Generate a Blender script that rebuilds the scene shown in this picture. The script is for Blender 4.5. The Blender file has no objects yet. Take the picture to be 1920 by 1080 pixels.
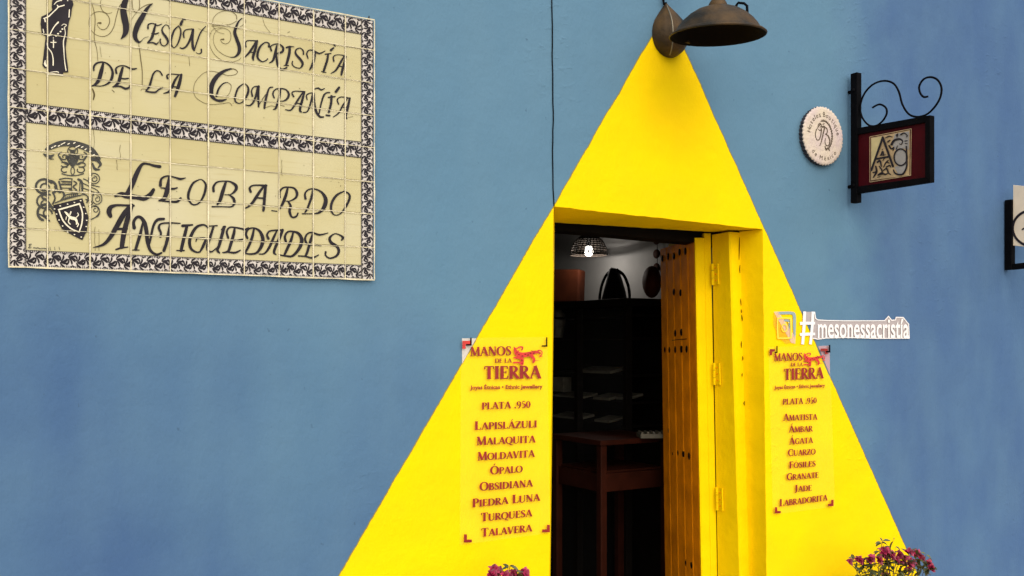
import bpy, bmesh, math, random
from mathutils import Vector, Matrix, Euler
C = bpy.context.scene.collection
SC = bpy.context.scene
R = math.radians
# ------------------------------------------------------------------ camera
F = 1840.0                     # focal length in photo pixels
YH = 645.0                     # eye level row in the photo
YAW = R(31.5); CA, SA = math.cos(YAW), math.sin(YAW)
D = 2.854; EYE = 1.60
cam = bpy.data.objects.new('camera', bpy.data.cameras.new('camera')); C.objects.link(cam)
cam.location = (0, -D, EYE); cam.rotation_euler = (R(90), 0, -YAW)
cam.data.sensor_width = 36; cam.data.lens = F/1920*36
cam.data.shift_y = (YH-540)/1920
cam.data.clip_start = .05; cam.data.clip_end = 3000
SC.camera = cam
# ------------------------------------------------------------------ light
w = bpy.data.worlds.new('World'); SC.world = w; w.use_nodes = True
nt = w.node_tree; sky = nt.nodes.new('ShaderNodeTexSky'); sky.sky_type = 'NISHITA'; sky.sun_disc = False
sky.sun_elevation = R(40); sky.sun_rotation = R(194); sky.dust_density = 4; sky.ozone_density = .6; sky.air_density = 1.0
bg = nt.nodes['Background']; bg.inputs[1].default_value = .065
nt.links.new(sky.outputs[0], bg.inputs[0])
sl = bpy.data.lights.new('sun', 'SUN'); sl.energy = 2.4; sl.angle = R(130); sl.color = (1, .95, .86)
so = bpy.data.objects.new('sun', sl); C.objects.link(so)
so.location = (-2, -8, 8); so.rotation_euler = (R(50), 0, R(-14))
SC.view_settings.view_transform = 'Standard'; SC.view_settings.look = 'None'
SC.view_settings.gamma = 1; SC.view_settings.exposure = .72
rnd = random.Random(7)
# ------------------------------------------------------------------ geometry helpers
CAM = Vector((0, -D, EYE))
def ray(px, py):
    u = (px-960)/F; v = (YH-py)/F
    return Vector((SA+u*CA, CA-u*SA, v))
def P(px, py, Y=0.0):
    d = ray(px, py); return CAM + d*((D+Y)/d.y)
def PX(px, py, X):
    d = ray(px, py); return CAM + d*(X/d.x)
def PD(px, py, depth):
    return CAM + ray(px, py)*depth
def PP(px, py, p0, n):
    d = ray(px, py); return CAM + d*((p0-CAM).dot(n)/d.dot(n))
def proj(p):
    q = Vector(p)-CAM
    z = q.x*SA+q.y*CA; x = q.x*CA-q.y*SA
    return 960+F*x/z, YH-F*q.z/z
def bis(f, a, b):
    fa = f(a)
    for _ in range(50):
        m = (a+b)/2; fm = f(m)
        if (fm > 0) == (fa > 0): a, fa = m, fm
        else: b = m
    return (a+b)/2
class MB:
    def __init__(s): s.v = []; s.f = []; s.sm = []
    def face(s, pts, smooth=False):
        n = len(s.v); s.v += [tuple(p) for p in pts]; s.f.append(tuple(range(n, n+len(pts)))); s.sm.append(smooth)
    def prism(s, a, b, cap=True):
        """loops a and b of equal length, sides between them"""
        n = len(s.v); k = len(a); s.v += [tuple(p) for p in a]+[tuple(p) for p in b]
        for i in range(k):
            j = (i+1) % k; s.f.append((n+i, n+j, n+k+j, n+k+i)); s.sm.append(False)
        if cap:
            s.f.append(tuple(range(n+k-1, n-1, -1))); s.f.append(tuple(range(n+k, n+2*k))); s.sm += [False, False]
    def box(s, c, d, rot=None):
        c = Vector(c); hx, hy, hz = d[0]/2, d[1]/2, d[2]/2
        lo = [Vector((-hx, -hy, -hz)), Vector((hx, -hy, -hz)), Vector((hx, hy, -hz)), Vector((-hx, hy, -hz))]
        hi = [p+Vector((0, 0, 2*hz)) for p in lo]
        if rot is not None: lo = [rot @ p for p in lo]; hi = [rot @ p for p in hi]
        s.prism([c+p for p in lo], [c+p for p in hi])
    def grid(s, rows, smooth=True, closed=False):
        n = len(s.v); k = len(rows[0])
        for r in rows: s.v += [tuple(p) for p in r]
        for i in range(len(rows)-1):
            for j in range(k if closed else k-1):
                jj = (j+1) % k
                s.f.append((n+i*k+j, n+i*k+jj, n+(i+1)*k+jj, n+(i+1)*k+j)); s.sm.append(smooth)
    def tube(s, pts, r, seg=8, cap=True):
        pts = [Vector(p) for p in pts]; rows = []
        prev = None
        for i, p in enumerate(pts):
            t = (pts[min(i+1, len(pts)-1)]-pts[max(i-1, 0)]).normalized()
            if prev is None:
                a = t.cross(Vector((0, 0, 1)))
                if a.length < .1: a = t.cross(Vector((1, 0, 0)))
            else: a = prev-t*prev.dot(t)
            a.normalize(); prev = a; b = t.cross(a)
            rr = r[i] if isinstance(r, (list, tuple)) else r
            rows.append([p+(a*math.cos(2*math.pi*k/seg)+b*math.sin(2*math.pi*k/seg))*rr for k in range(seg)])
        s.grid(rows, True, True)
        if cap: s.face(rows[0][::-1]); s.face(rows[-1])
    def lathe(s, prof, M, seg=32):
        rows = [[M @ Vector((r*math.cos(2*math.pi*k/seg), r*math.sin(2*math.pi*k/seg), z)) for k in range(seg)] for r, z in prof]
        s.grid(rows, True, True)
    def ball(s, c, rx, ry, rz, seg=10, rings=6, rot=None):
        c = Vector(c); rows = []
        for i in range(rings+1):
            a = math.pi*i/rings
            row = []
            for k in range(seg):
                b = 2*math.pi*k/seg
                p = Vector((rx*max(math.sin(a), .01)*math.cos(b), ry*max(math.sin(a), .01)*math.sin(b), rz*math.cos(a)))
                if rot is not None: p = rot @ p
                row.append(c+p)
            rows.append(row)
        s.grid(rows, True, True)
def wloc(o):
    v = Vector((0, 0, 0))
    while o: v += o.location; o = o.parent
    return v
def obj(name, mb, m, parent=None, label=None, bevel=0, loc=None):
    me = bpy.data.meshes.new(name)
    org = wloc(parent) if parent else Vector(loc or (0, 0, 0))
    me.from_pydata([tuple(Vector(p)-org) for p in mb.v], [], mb.f)
    me.polygons.foreach_set('use_smooth', mb.sm); me.update()
    o = bpy.data.objects.new(name, me); C.objects.link(o)
    for mm in (m if isinstance(m, list) else [m]): me.materials.append(mm)
    if parent: o.parent = parent
    else: o.location = org
    if label: o['label'] = label
    if bevel:
        b = o.modifiers.new('bevel', 'BEVEL'); b.width = bevel; b.segments = 2; b.limit_method = 'ANGLE'; b.angle_limit = R(40)
    return o
def thing(name, label, cat, loc=(0, 0, 0), group=None):
    o = bpy.data.objects.new(name, None); C.objects.link(o); o.location = loc; o.empty_display_size = .1
    o['label'] = label; o['category'] = cat
    if group: o['group'] = group
    return o
def tag(o, label, cat, group=None):
    o['label'] = label; o['category'] = cat
    if group: o['group'] = group
    return o
# ------------------------------------------------------------------ pen strokes
def crom(pts, n=6):
    if len(pts) < 3: 
        a, b = pts[0], pts[-1]; return [tuple(a[k]+(b[k]-a[k])*i/3 for k in range(3)) for i in range(4)]
    out = []
    q = [pts[0]]+list(pts)+[pts[-1]]
    for i in range(1, len(q)-2):
        for s in range(n):
            t = s/n; r = []
            for k in range(3):
                p0, p1, p2, p3 = q[i-1][k], q[i][k], q[i+1][k], q[i+2][k]
                r.append(.5*(2*p1+(p2-p0)*t+(2*p0-5*p1+4*p2-p3)*t*t+(3*p1-p0-3*p2+p3)*t**3))
            out.append(tuple(r))
    out.append(tuple(pts[-1])); return out
_sn = [0]
def ribbon(mb, pts, mapf, n=6, rounded=True, wmul=1.0, straight=False):
    """a pen stroke: (x, y, width) points, laid on a surface by mapf(x, y, lift)"""
    s = [tuple(p) for p in pts] if straight else crom(pts, n)
    s = [(x, y, max(wd, 1e-4)*wmul) for x, y, wd in s]
    def tang(i):
        a = s[max(i-1, 0)]; b = s[min(i+1, len(s)-1)]
        dx, dy = b[0]-a[0], b[1]-a[1]; l = math.hypot(dx, dy) or 1; return dx/l, dy/l
    L = []
    if rounded:
        tx, ty = tang(0); x, y, wd = s[0]
        L += [(x-tx*wd/2*k, y-ty*wd/2*k, wd*math.sqrt(1-k*k), tx, ty) for k in (.98, .8, .45)]
    for i, (x, y, wd) in enumerate(s): L.append((x, y, wd)+tang(i))
    if rounded:
        tx, ty = tang(len(s)-1); x, y, wd = s[-1]
        L += [(x+tx*wd/2*k, y+ty*wd/2*k, wd*math.sqrt(1-k*k), tx, ty) for k in (.45, .8, .98)]
    _sn[0] += 1
    base = (_sn[0] % 9)*.00013
    rows = []
    for i, (x, y, wd, tx, ty) in enumerate(L):
        h = base+i*2e-6
        rows.append([mapf(x-ty*wd/2, y+tx*wd/2, h), mapf(x+ty*wd/2, y-tx*wd/2, h)])
    mb.grid(rows, False)
def blot(mb, pts, mapf):
    _sn[0] += 1; h = (_sn[0] % 9)*.00013
    mb.face([mapf(x, y, h) for x, y in pts])
def onwall(Y, ox=0, oy=0, sc=1.0):
    return lambda x, y, h: P(ox+x/sc, oy+y/sc, Y-h)
# ------------------------------------------------------------------ materials
def mat(name, col, rough=.6, metal=0, var=.0, vscale=8, bump=0, bscale=60, spec=None, col2=None):
    m = bpy.data.materials.new(name); m.use_nodes = True; t = m.node_tree
    b = t.nodes['Principled BSDF']; b.inputs['Roughness'].default_value = rough; b.inputs['Metallic'].default_value = metal
    b.inputs['Base Color'].default_value = (*col, 1)
    if spec is not None: b.inputs['Specular IOR Level'].default_value = spec
    tc = t.nodes.new('ShaderNodeTexCoord')
    if var or col2:
        n = t.nodes.new('ShaderNodeTexNoise'); n.inputs['Scale'].default_value = vscale; n.inputs['Detail'].default_value = 6
        t.links.new(tc.outputs['Object'], n.inputs['Vector'])
        mr = t.nodes.new('ShaderNodeMapRange'); mr.inputs[1].default_value = .32; mr.inputs[2].default_value = .68
        t.links.new(n.outputs[0], mr.inputs[0])
        mx = t.nodes.new('ShaderNodeMix'); mx.data_type = 'RGBA'
        c2 = col2 or tuple(c*(1-var) for c in col); c1 = col if col2 else tuple(min(1, c*(1+var*.5)) for c in col)
        mx.inputs[6].default_value = (*c1, 1); mx.inputs[7].default_value = (*c2, 1)
        t.links.new(mr.outputs[0], mx.inputs[0]); t.links.new(mx.outputs[2], b.inputs['Base Color'])
    if bump:
        n = t.nodes.new('ShaderNodeTexNoise'); n.inputs['Scale'].default_value = bscale; n.inputs['Detail'].default_value = 5
        t.links.new(tc.outputs['Object'], n.inputs['Vector'])
        bu = t.nodes.new('ShaderNodeBump'); bu.inputs['Strength'].default_value = bump; bu.inputs['Distance'].default_value = .01
        t.links.new(n.outputs[0], bu.inputs['Height']); t.links.new(bu.outputs[0], b.inputs['Normal'])
    return m
YELLOW = (.93, .645, .001)
M = {}
M['yellow'] = mat('yellow_paint', YELLOW, .7, var=.08, vscale=7, bump=.35, bscale=26, spec=.04)
M['ochre'] = mat('ochre_wood_paint', (.92, .285, .002), .65, spec=.05, var=.28, vscale=9, bump=.3, bscale=60)
M['ink'] = mat('tile_ink', (.020, .017, .022), .5, spec=.12, var=.3, vscale=30)
M['thinink'] = mat('thin_ink', (.12, .09, .035), .5, spec=.12, var=.3, vscale=30)
M['whiteink'] = mat('pale_glaze', (.74, .69, .52), .3)
M['greyink'] = mat('grey_ink', (.055, .055, .05), .5, spec=.12, var=.3, vscale=60)
M['grout'] = mat('white_grout', (.72, .65, .44), .9, var=.22, vscale=25, bump=.4, bscale=200)
M['bordertile'] = mat('border_glaze', (.58, .54, .50), .4, spec=.12, var=.18, vscale=20)
M['black'] = mat('black_iron', (.0035, .0035, .0045), .65, spec=.03, var=.3, vscale=30, bump=.1, bscale=120)
M['bronze'] = mat('aged_bronze', (.105, .060, .022), .5, .3, spec=.2, col2=(.020, .016, .011), vscale=9, bump=.35, bscale=45)
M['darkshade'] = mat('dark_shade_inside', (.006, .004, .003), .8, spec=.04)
M['red'] = mat('dark_red_vinyl', (.29, .010, .004), .5, var=.25, vscale=40)
M['brightred'] = mat('red_vinyl', (.62, .03, .02), .45, var=.25, vscale=60)
M['maroon'] = mat('maroon_board', (.045, .0020, .0045), .5, spec=.08, var=.2, vscale=12)
M['cream'] = mat('cream_board', (.80, .67, .50), .6, var=.12, vscale=9)
M['plaque'] = mat('plaque_stone', (.62, .54, .42), .8, spec=.1, col2=(.56, .46, .45), vscale=14, bump=.4, bscale=60)
M['plaqueedge'] = mat('plaque_dark_edge', (.03, .03, .04), .9)
M['plaqueink'] = mat('plaque_ink', (.085, .058, .035), .7)
M['vinyl'] = mat('white_vinyl', (.86, .83, .82), .45, var=.06, vscale=30)
M['vinylback'] = mat('grey_vinyl', (.42, .37, .37), .5, var=.06, vscale=30)
M['peach'] = mat('peach_film', (.72, .36, .10), .5, var=.2, vscale=20)
M['yellowfilm'] = mat('yellow_film', (.92, .68, .05), .5)
M['stem'] = mat('plant_stem', (.07, .045, .02), .7)
M['terracotta'] = mat('terracotta', (.30, .10, .05), .8, var=.25, vscale=12, bump=.2)
M['soil'] = mat('soil', (.03, .02, .014), .95)
M['pave'] = mat('pavement_stone', (.42, .38, .33), .85, var=.25, vscale=4, bump=.4, bscale=30)
M['road'] = mat('cobble_road', (.16, .15, .14), .85, var=.3, vscale=3, bump=.5, bscale=20)
M['white_wall'] = mat('interior_plaster', (.30, .29, .28), .9, var=.12, vscale=3, bump=.3, bscale=10)
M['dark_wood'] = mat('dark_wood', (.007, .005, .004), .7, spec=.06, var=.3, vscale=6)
M['red_wood'] = mat('red_wood', (.030, .007, .0035), .5, spec=.1, var=.35, vscale=8)
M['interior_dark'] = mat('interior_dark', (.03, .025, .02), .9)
M['leather_black'] = mat('black_leather', (.003, .003, .003), .7, spec=.05)
M['leather_brown'] = mat('brown_leather', (.06, .014, .005), .7, spec=.1, var=.4, vscale=8)
M['tray'] = mat('pale_tray', (.13, .12, .09), .6, var=.3, vscale=30)
M['wicker'] = mat('dark_wicker', (.035, .022, .014), .7, var=.3, vscale=60)
def glassy(name, tint, alpha):
    m = bpy.data.materials.new(name); m.use_nodes = True; t = m.node_tree; t.nodes.clear()
    o = t.nodes.new('ShaderNodeOutputMaterial'); a = t.nodes.new('ShaderNodeBsdfTransparent'); b = t.nodes.new('ShaderNodeBsdfPrincipled')
    b.inputs['Base Color'].default_value = (*tint, 1); b.inputs['Roughness'].default_value = .12
    x = t.nodes.new('ShaderNodeMixShader'); x.inputs[0].default_value = alpha
    t.links.new(a.outputs[0], x.inputs[1]); t.links.new(b.outputs[0], x.inputs[2]); t.links.new(x.outputs[0], o.inputs[0]); return m
M['acrylic'] = glassy('clear_acrylic', (1, .93, .45), .016)
M['acrylic_white'] = glassy('pale_film', (.80, .74, .68), .72)
M['acrylic_pink'] = glassy('pink_film', (.72, .42, .48), .60)
M['cabinet_glass'] = glassy('cabinet_glass', (.2, .2, .2), .06)
def emit(name, col, s):
    m = bpy.data.materials.new(name); m.use_nodes = True; t = m.node_tree; t.nodes.clear()
    o = t.nodes.new('ShaderNodeOutputMaterial'); e = t.nodes.new('ShaderNodeEmission')
    e.inputs[0].default_value = (*col, 1); e.inputs[1].default_value = s; t.links.new(e.outputs[0], o.inputs[0]); return m
M['bulb'] = emit('lit_bulb', (1, .93, .82), 9)
def mk_tile():
    m = mat('cream_tile', (.66, .54, .27), .35, spec=.14); t = m.node_tree; b = t.nodes['Principled BSDF']
    g = t.nodes.new('ShaderNodeNewGeometry'); tc = t.nodes.new('ShaderNodeTexCoord')
    ra = t.nodes.new('ShaderNodeValToRGB'); e = ra.color_ramp.elements
    e[0].color = (.42, .352, .14, 1); e[1].color = (.58, .55, .40, 1)
    el = e.new(.5); el.color = (.51, .46, .25, 1)
    # kiln tone varies from tile to tile and in cloudy patches inside a tile
    n = t.nodes.new('ShaderNodeTexNoise'); n.inputs['Scale'].default_value = 2.2; n.inputs['Detail'].default_value = 3
    t.links.new(tc.outputs['Object'], n.inputs['Vector'])
    sx = t.nodes.new('ShaderNodeSeparateXYZ'); t.links.new(tc.outputs['Object'], sx.inputs[0])
    a = t.nodes.new('ShaderNodeMath'); a.operation = 'MULTIPLY'; a.inputs[1].default_value = .30; t.links.new(g.outputs['Random Per Island'], a.inputs[0])
    c = t.nodes.new('ShaderNodeMath'); c.operation = 'ADD'; t.links.new(a.outputs[0], c.inputs[0]); t.links.new(n.outputs[0], c.inputs[1])
    d = t.nodes.new('ShaderNodeMath'); d.operation = 'SUBTRACT'; d.inputs[1].default_value = .14; t.links.new(c.outputs[0], d.inputs[0])
    t.links.new(d.outputs[0], ra.inputs[0])
    # old horizontal streaks and specks in the glaze
    mp = t.nodes.new('ShaderNodeMapping'); mp.inputs['Scale'].default_value = (5, 1, 90); t.links.new(tc.outputs['Object'], mp.inputs[0])
    n2 = t.nodes.new('ShaderNodeTexNoise'); n2.inputs['Scale'].default_value = 1.5; n2.inputs['Detail'].default_value = 5; t.links.new(mp.outputs[0], n2.inputs['Vector'])
    r2 = t.nodes.new('ShaderNodeMapRange'); r2.inputs[1].default_value = .56; r2.inputs[2].default_value = .74; r2.inputs[3].default_value = 0; r2.inputs[4].default_value = .30
    t.links.new(n2.outputs[0], r2.inputs[0])
    mx = t.nodes.new('ShaderNodeMix'); mx.data_type = 'RGBA'; mx.inputs[7].default_value = (.36, .27, .10, 1)
    t.links.new(r2.outputs[0], mx.inputs[0]); t.links.new(ra.outputs[0], mx.inputs[6]); t.links.new(mx.outputs[2], b.inputs['Base Color'])
    bu = t.nodes.new('ShaderNodeBump'); bu.inputs['Strength'].default_value = .12; bu.inputs['Distance'].default_value = .01
    n3 = t.nodes.new('ShaderNodeTexNoise'); n3.inputs['Scale'].default_value = 18; t.links.new(tc.outputs['Object'], n3.inputs['Vector'])
    t.links.new(n3.outputs[0], bu.inputs['Height']); t.links.new(bu.outputs[0], b.inputs['Normal'])
    return m
M['tile'] = mk_tile()
def mk_leaf(name, c1, c2):
    m = mat(name, c1, .5); t = m.node_tree; b = t.nodes['Principled BSDF']
    g = t.nodes.new('ShaderNodeNewGeometry'); ra = t.nodes.new('ShaderNodeValToRGB')
    ra.color_ramp.elements[0].color = (*c1, 1); ra.color_ramp.elements[1].color = (*c2, 1)
    t.links.new(g.outputs['Random Per Island'], ra.inputs[0]); t.links.new(ra.outputs[0], b.inputs['Base Color'])
    b.inputs['Subsurface Weight'].default_value = 0; return m
M['leaf'] = mk_leaf('leaf_green', (.022, .034, .009), (.095, .105, .028))
M['bract'] = mk_leaf('pink_bract', (.12, .004, .020), (.48, .020, .095))
def mk_wall():
    """blue limewash with a hand painted yellow triangle round the door"""
    m = mat('blue_and_yellow_wall_paint', (.1, .2, .4), .8, spec=.06); t = m.node_tree; b = t.nodes['Principled BSDF']; N = t.nodes.new; L = t.links.new
    tc = N('ShaderNodeTexCoord'); sx = N('ShaderNodeSeparateXYZ'); L(tc.outputs['Object'], sx.inputs[0])
    def mth(op, a, bb):
        n = N('ShaderNodeMath'); n.operation = op
        for i, q in enumerate((a, bb)):
            if isinstance(q, (int, float)): n.inputs[i].default_value = q
            elif q is not None: L(q, n.inputs[i])
        return n.outputs[0]
    def noise(sc, det=4, vec=None):
        n = N('ShaderNodeTexNoise'); n.inputs['Scale'].default_value = sc; n.inputs['Detail'].default_value = det
        L(vec or tc.outputs['Object'], n.inputs['Vector']); return n.outputs[0]
    wob = mth('MULTIPLY', mth('SUBTRACT', noise(9, 3), .5), .012)
    wob = mth('ADD', wob, mth('MULTIPLY', mth('SUBTRACT', noise(60, 2), .5), .005))
    ds = []
    for (p, q, s) in ((P(1222, 68), P(635, 1080), 1), (P(1285, 95), P(1700, 1030), -1)):
        dx, dz = q.x-p.x, q.z-p.z; l = math.hypot(dx, dz); nx, nz = -dz/l*s, dx/l*s
        if nz > 0: nx, nz = -nx, -nz        # inward normal points down into the triangle
        c = -(nx*p.x+nz*p.z)
        ds.append(mth('ADD', mth('ADD', mth('MULTIPLY', sx.outputs[0], nx), mth('MULTIPLY', sx.outputs[2], nz)), c))
    dist = mth('ADD', mth('MINIMUM', ds[0], ds[1]), wob)
    mr = N('ShaderNodeMapRange'); mr.inputs[1].default_value = -.001; mr.inputs[2].default_value = .001; L(dist, mr.inputs[0])
    # blues: greenish to darker violet mottle, seeded to paint in vignette darkening at view edges
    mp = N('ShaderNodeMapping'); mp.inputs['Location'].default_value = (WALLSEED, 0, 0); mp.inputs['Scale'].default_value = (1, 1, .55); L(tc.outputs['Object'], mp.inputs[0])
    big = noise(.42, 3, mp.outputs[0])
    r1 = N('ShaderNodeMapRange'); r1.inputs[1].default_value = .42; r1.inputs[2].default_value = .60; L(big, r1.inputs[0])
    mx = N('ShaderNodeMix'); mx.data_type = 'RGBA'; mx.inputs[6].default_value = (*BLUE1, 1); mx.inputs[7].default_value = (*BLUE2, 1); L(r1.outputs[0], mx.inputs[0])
    # right of the bracket post the wall carries a later, more violet coat with a ragged joint
    sj = mth('ADD', mth('SUBTRACT', sx.outputs[0], P(1603, 260).x+.02), mth('MULTIPLY', mth('SUBTRACT', noise(3.5, 5), .5), .5))
    rj = N('ShaderNodeMapRange'); rj.inputs[1].default_value = -.16; rj.inputs[2].default_value = .22; rj.inputs[4].default_value = .85; L(sj, rj.inputs[0])
    mj = N('ShaderNodeMix'); mj.data_type = 'RGBA'; L(rj.outputs[0], mj.inputs[0]); L(mx.outputs[2], mj.inputs[6])
    mv = N('ShaderNodeMix'); mv.data_type = 'RGBA'; mv.inputs[6].default_value = (.078, .158, .305, 1); mv.inputs[7].default_value = (.046, .086, .215, 1); L(noise(.9, 3), mv.inputs[0]); L(mv.outputs[2], mj.inputs[7])
    mx = mj
    mp2 = N('ShaderNodeMapping'); mp2.inputs['Scale'].default_value = (3.2, 1, 1.3); L(tc.outputs['Object'], mp2.inputs[0])
    pat = noise(1.6, 8, mp2.outputs[0])
    r2 = N('ShaderNodeMapRange'); r2.inputs[1].default_value = .35; r2.inputs[2].default_value = .7; r2.inputs[3].default_value = .0; r2.inputs[4].default_value = .30; L(pat, r2.inputs[0])
    mx2 = N('ShaderNodeMix'); mx2.data_type = 'RGBA'; mx2.inputs[7].default_value = (*BLUE3, 1); L(r2.outputs[0], mx2.inputs[0]); L(mx.outputs[2], mx2.inputs[6])
    spk = noise(38, 3); r3 = N('ShaderNodeMapRange'); r3.inputs[1].default_value = .71; r3.inputs[2].default_value = .76; r3.inputs[4].default_value = .5; L(spk, r3.inputs[0])
    mx3 = N('ShaderNodeMix'); mx3.data_type = 'RGBA'; mx3.inputs[7].default_value = (.045, .085, .14, 1); L(r3.outputs[0], mx3.inputs[0]); L(mx2.outputs[2], mx3.inputs[6])
    yv = noise(5, 5); ry = N('ShaderNodeMapRange'); ry.inputs[1].default_value = .35; ry.inputs[2].default_value = .7; L(yv, ry.inputs[0])
    my = N('ShaderNodeMix'); my.data_type = 'RGBA'; my.inputs[6].default_value = (*YELLOW, 1); my.inputs[7].default_value = (YELLOW[0]*.97, YELLOW[1]*.93, .003, 1); L(ry.outputs[0], my.inputs[0])
    mz = N('ShaderNodeMix'); mz.data_type = 'RGBA'; L(mr.outputs[0], mz.inputs[0]); L(mx3.outputs[2], mz.inputs[6]); L(my.outputs[2], mz.inputs[7])
    # the brush line where yellow overlaps blue
    ab = N('ShaderNodeMath'); ab.operation = 'ABSOLUTE'; L(dist, ab.inputs[0])
    me = N('ShaderNodeMapRange'); me.inputs[1].default_value = .0012; me.inputs[2].default_value = .0034; me.inputs[3].default_value = .75; me.inputs[4].default_value = 0; L(ab.outputs[0], me.inputs[0])
    mw = N('ShaderNodeMix'); mw.data_type = 'RGBA'; mw.inputs[7].default_value = (.20, .17, .03, 1); L(me.outputs[0], mw.inputs[0]); L(mz.outputs[2], mw.inputs[6])
    L(mw.outputs[2], b.inputs['Base Color'])
    # plaster relief: trowel waves, brush ridges, small pits
    h = mth('ADD', mth('MULTIPLY', noise(4.5, 6), 1.3), mth('MULTIPLY', noise(30, 5, mp2.outputs[0]), .16))
    h = mth('ADD', h, mth('MULTIPLY', noise(120, 2), .05))
    # trowel scars gathered in patches
    mp3 = N('ShaderNodeMapping'); mp3.inputs['Scale'].default_value = (13, 1, 24); mp3.inputs['Rotation'].default_value = (0, .6, 0); L(tc.outputs['Object'], mp3.inputs[0])
    sc = noise(1.6, 6, mp3.outputs[0]); rs_ = N('ShaderNodeMapRange'); rs_.inputs[1].default_value = .56; rs_.inputs[2].default_value = .74; L(sc, rs_.inputs[0])
    pm = noise(1.9, 2, mp.outputs[0]); rp = N('ShaderNodeMapRange'); rp.inputs[1].default_value = .55; rp.inputs[2].default_value = .70; L(pm, rp.inputs[0])
    h = mth('ADD', h, mth('MULTIPLY', mth('MULTIPLY', rs_.outputs[0], rp.outputs[0]), .30))
    bu = N('ShaderNodeBump'); bu.inputs['Strength'].default_value = .42; bu.inputs['Distance'].default_value = .02; L(h, bu.inputs['Height']); L(bu.outputs[0], b.inputs['Normal'])
    return m
WALLSEED = 95.2  # chosen so the darker blue imitates light falling off towards the view's corners
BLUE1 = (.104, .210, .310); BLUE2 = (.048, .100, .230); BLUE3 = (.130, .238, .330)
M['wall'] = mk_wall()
# ------------------------------------------------------------------ the setting: ground
mb = MB(); mb.face([(-40, -1.45, 0), (60, -1.45, 0), (60, 0.02, 0), (-40, 0.02, 0)]); mb.face([(-40, -1.45, -.13), (60, -1.45, -.13), (60, -1.45, 0), (-40, -1.45, 0)])
o = obj('pavement', mb, M['pave']); o['kind'] = 'structure'
mb = MB(); mb.face([(-400, -500, -.13), (400, -500, -.13), (400, -1.45, -.13), (-400, -1.45, -.13)])
mb.face([(-400, -1.45, -.14), (400, -1.45, -.14), (400, 500, -.14), (-400, 500, -.14)])
o = obj('ground', mb, M['road']); o['kind'] = 'structure'
# ------------------------------------------------------------------ the building
bld = thing('shop_building', 'blue painted shop house with a yellow triangle round its open doorway', 'building', (0, 0, 0))
def L3(xt, yt, xb, yb, Y):
    a, b = P(xt, yt, Y), P(xb, yb, Y)
    return lambda z: a+(b-a)*((z-a.z)/(b.z-a.z))
Y1, Y2 = .11, .23
eL = L3(1038, 387, 1030, 1080, 0); eR = L3(1430, 430, 1437, 1080, 0)
eLb = L3(1040, 417, 1032, 1080, Y2)
TL, TR = P(1038, 387), P(1430, 430)
jr = random.Random(3)
NZ = 40
def jit(a): return jr.uniform(-a, a)
zl = [TL.z*i/NZ for i in range(NZ+1)]; zr = [TR.z*i/NZ for i in range(NZ+1)]
EL = [eL(z)+Vector((jit(.0012), 0, 0)) for z in zl]; ER = [eR(z)+Vector((jit(.0016), 0, 0)) for z in zr]
NX = 30
LT = [TL+(TR-TL)*(i/NX)+Vector((0, 0, jit(.0014) if 0 < i < NX else 0)) for i in range(NX+1)]
EL[-1] = TL; ER[-1] = TR
X0, X1, ZT = -3.6, 9.0, 4.6
mb = MB()
for i in range(NZ):
    mb.face([(X0, 0, zl[i]), EL[i], EL[i+1], (X0, 0, zl[i+1])])
    mb.face([ER[i], (X1, 0, zr[i]), (X1, 0, zr[i+1]), ER[i+1]])
mb.face([(X0, 0, TL.z), TL, (TL.x, 0, ZT), (X0, 0, ZT)]); mb.face([TR, (X1, 0, TR.z), (X1, 0, ZT), (TR.x, 0, ZT)])
for i in range(NX): mb.face([LT[i], LT[i+1], (LT[i+1].x, 0, ZT), (LT[i].x, 0, ZT)])
# roof edge, ends
mb.face([(X0, 0, ZT), (X1, 0, ZT), (X1, 6, ZT), (X0, 6, ZT)]); mb.face([(X0, 0, 0), (X0, 6, 0), (X0, 6, ZT), (X0, 0, ZT)]); mb.face([(X1, 0, 0), (X1, 6, 0), (X1, 6, ZT), (X1, 0, ZT)])
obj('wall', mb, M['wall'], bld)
# reveals of the doorway
mb = MB()
RB = [L3(1386, 433, 1404, 1080, Y1)(z) for z in zr]
mb.grid([ER, RB])
SB0, SB1 = P(1040, 417, Y2), P(1316, 433.6, Y2)
def SB(x): return SB0+(SB1-SB0)*((x-SB0.x)/(SB1.x-SB0.x))
LB = [eLb(z) for z in zl[:-1]]+[SB0]
mb.grid([EL, LB])
xs = [SB0.x+(RB[-1].x+.02-SB0.x)*i/NX for i in range(NX+1)]
mb.grid([LT, [SB(x)+Vector((0, 0, jit(.001))) for x in xs]])
obj('door_reveal', mb, M['yellow'], bld)
# back face of the front wall, room side
YB = .24
mb = MB()
xa, xb, za = SB0.x, P(1333, 440, Y2).x+.02, SB(SB0.x).z
RX0, RX1, RY1, RZ = .1, 3.52, 2.95, 2.75
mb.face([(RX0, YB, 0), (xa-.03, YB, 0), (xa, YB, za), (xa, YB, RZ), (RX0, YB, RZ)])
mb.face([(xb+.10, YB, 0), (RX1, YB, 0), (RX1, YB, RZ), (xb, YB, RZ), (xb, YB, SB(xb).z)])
mb.face([(xa, YB, za), (xb, YB, SB(xb).z), (xb, YB, RZ), (xa, YB, RZ)])
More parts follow.
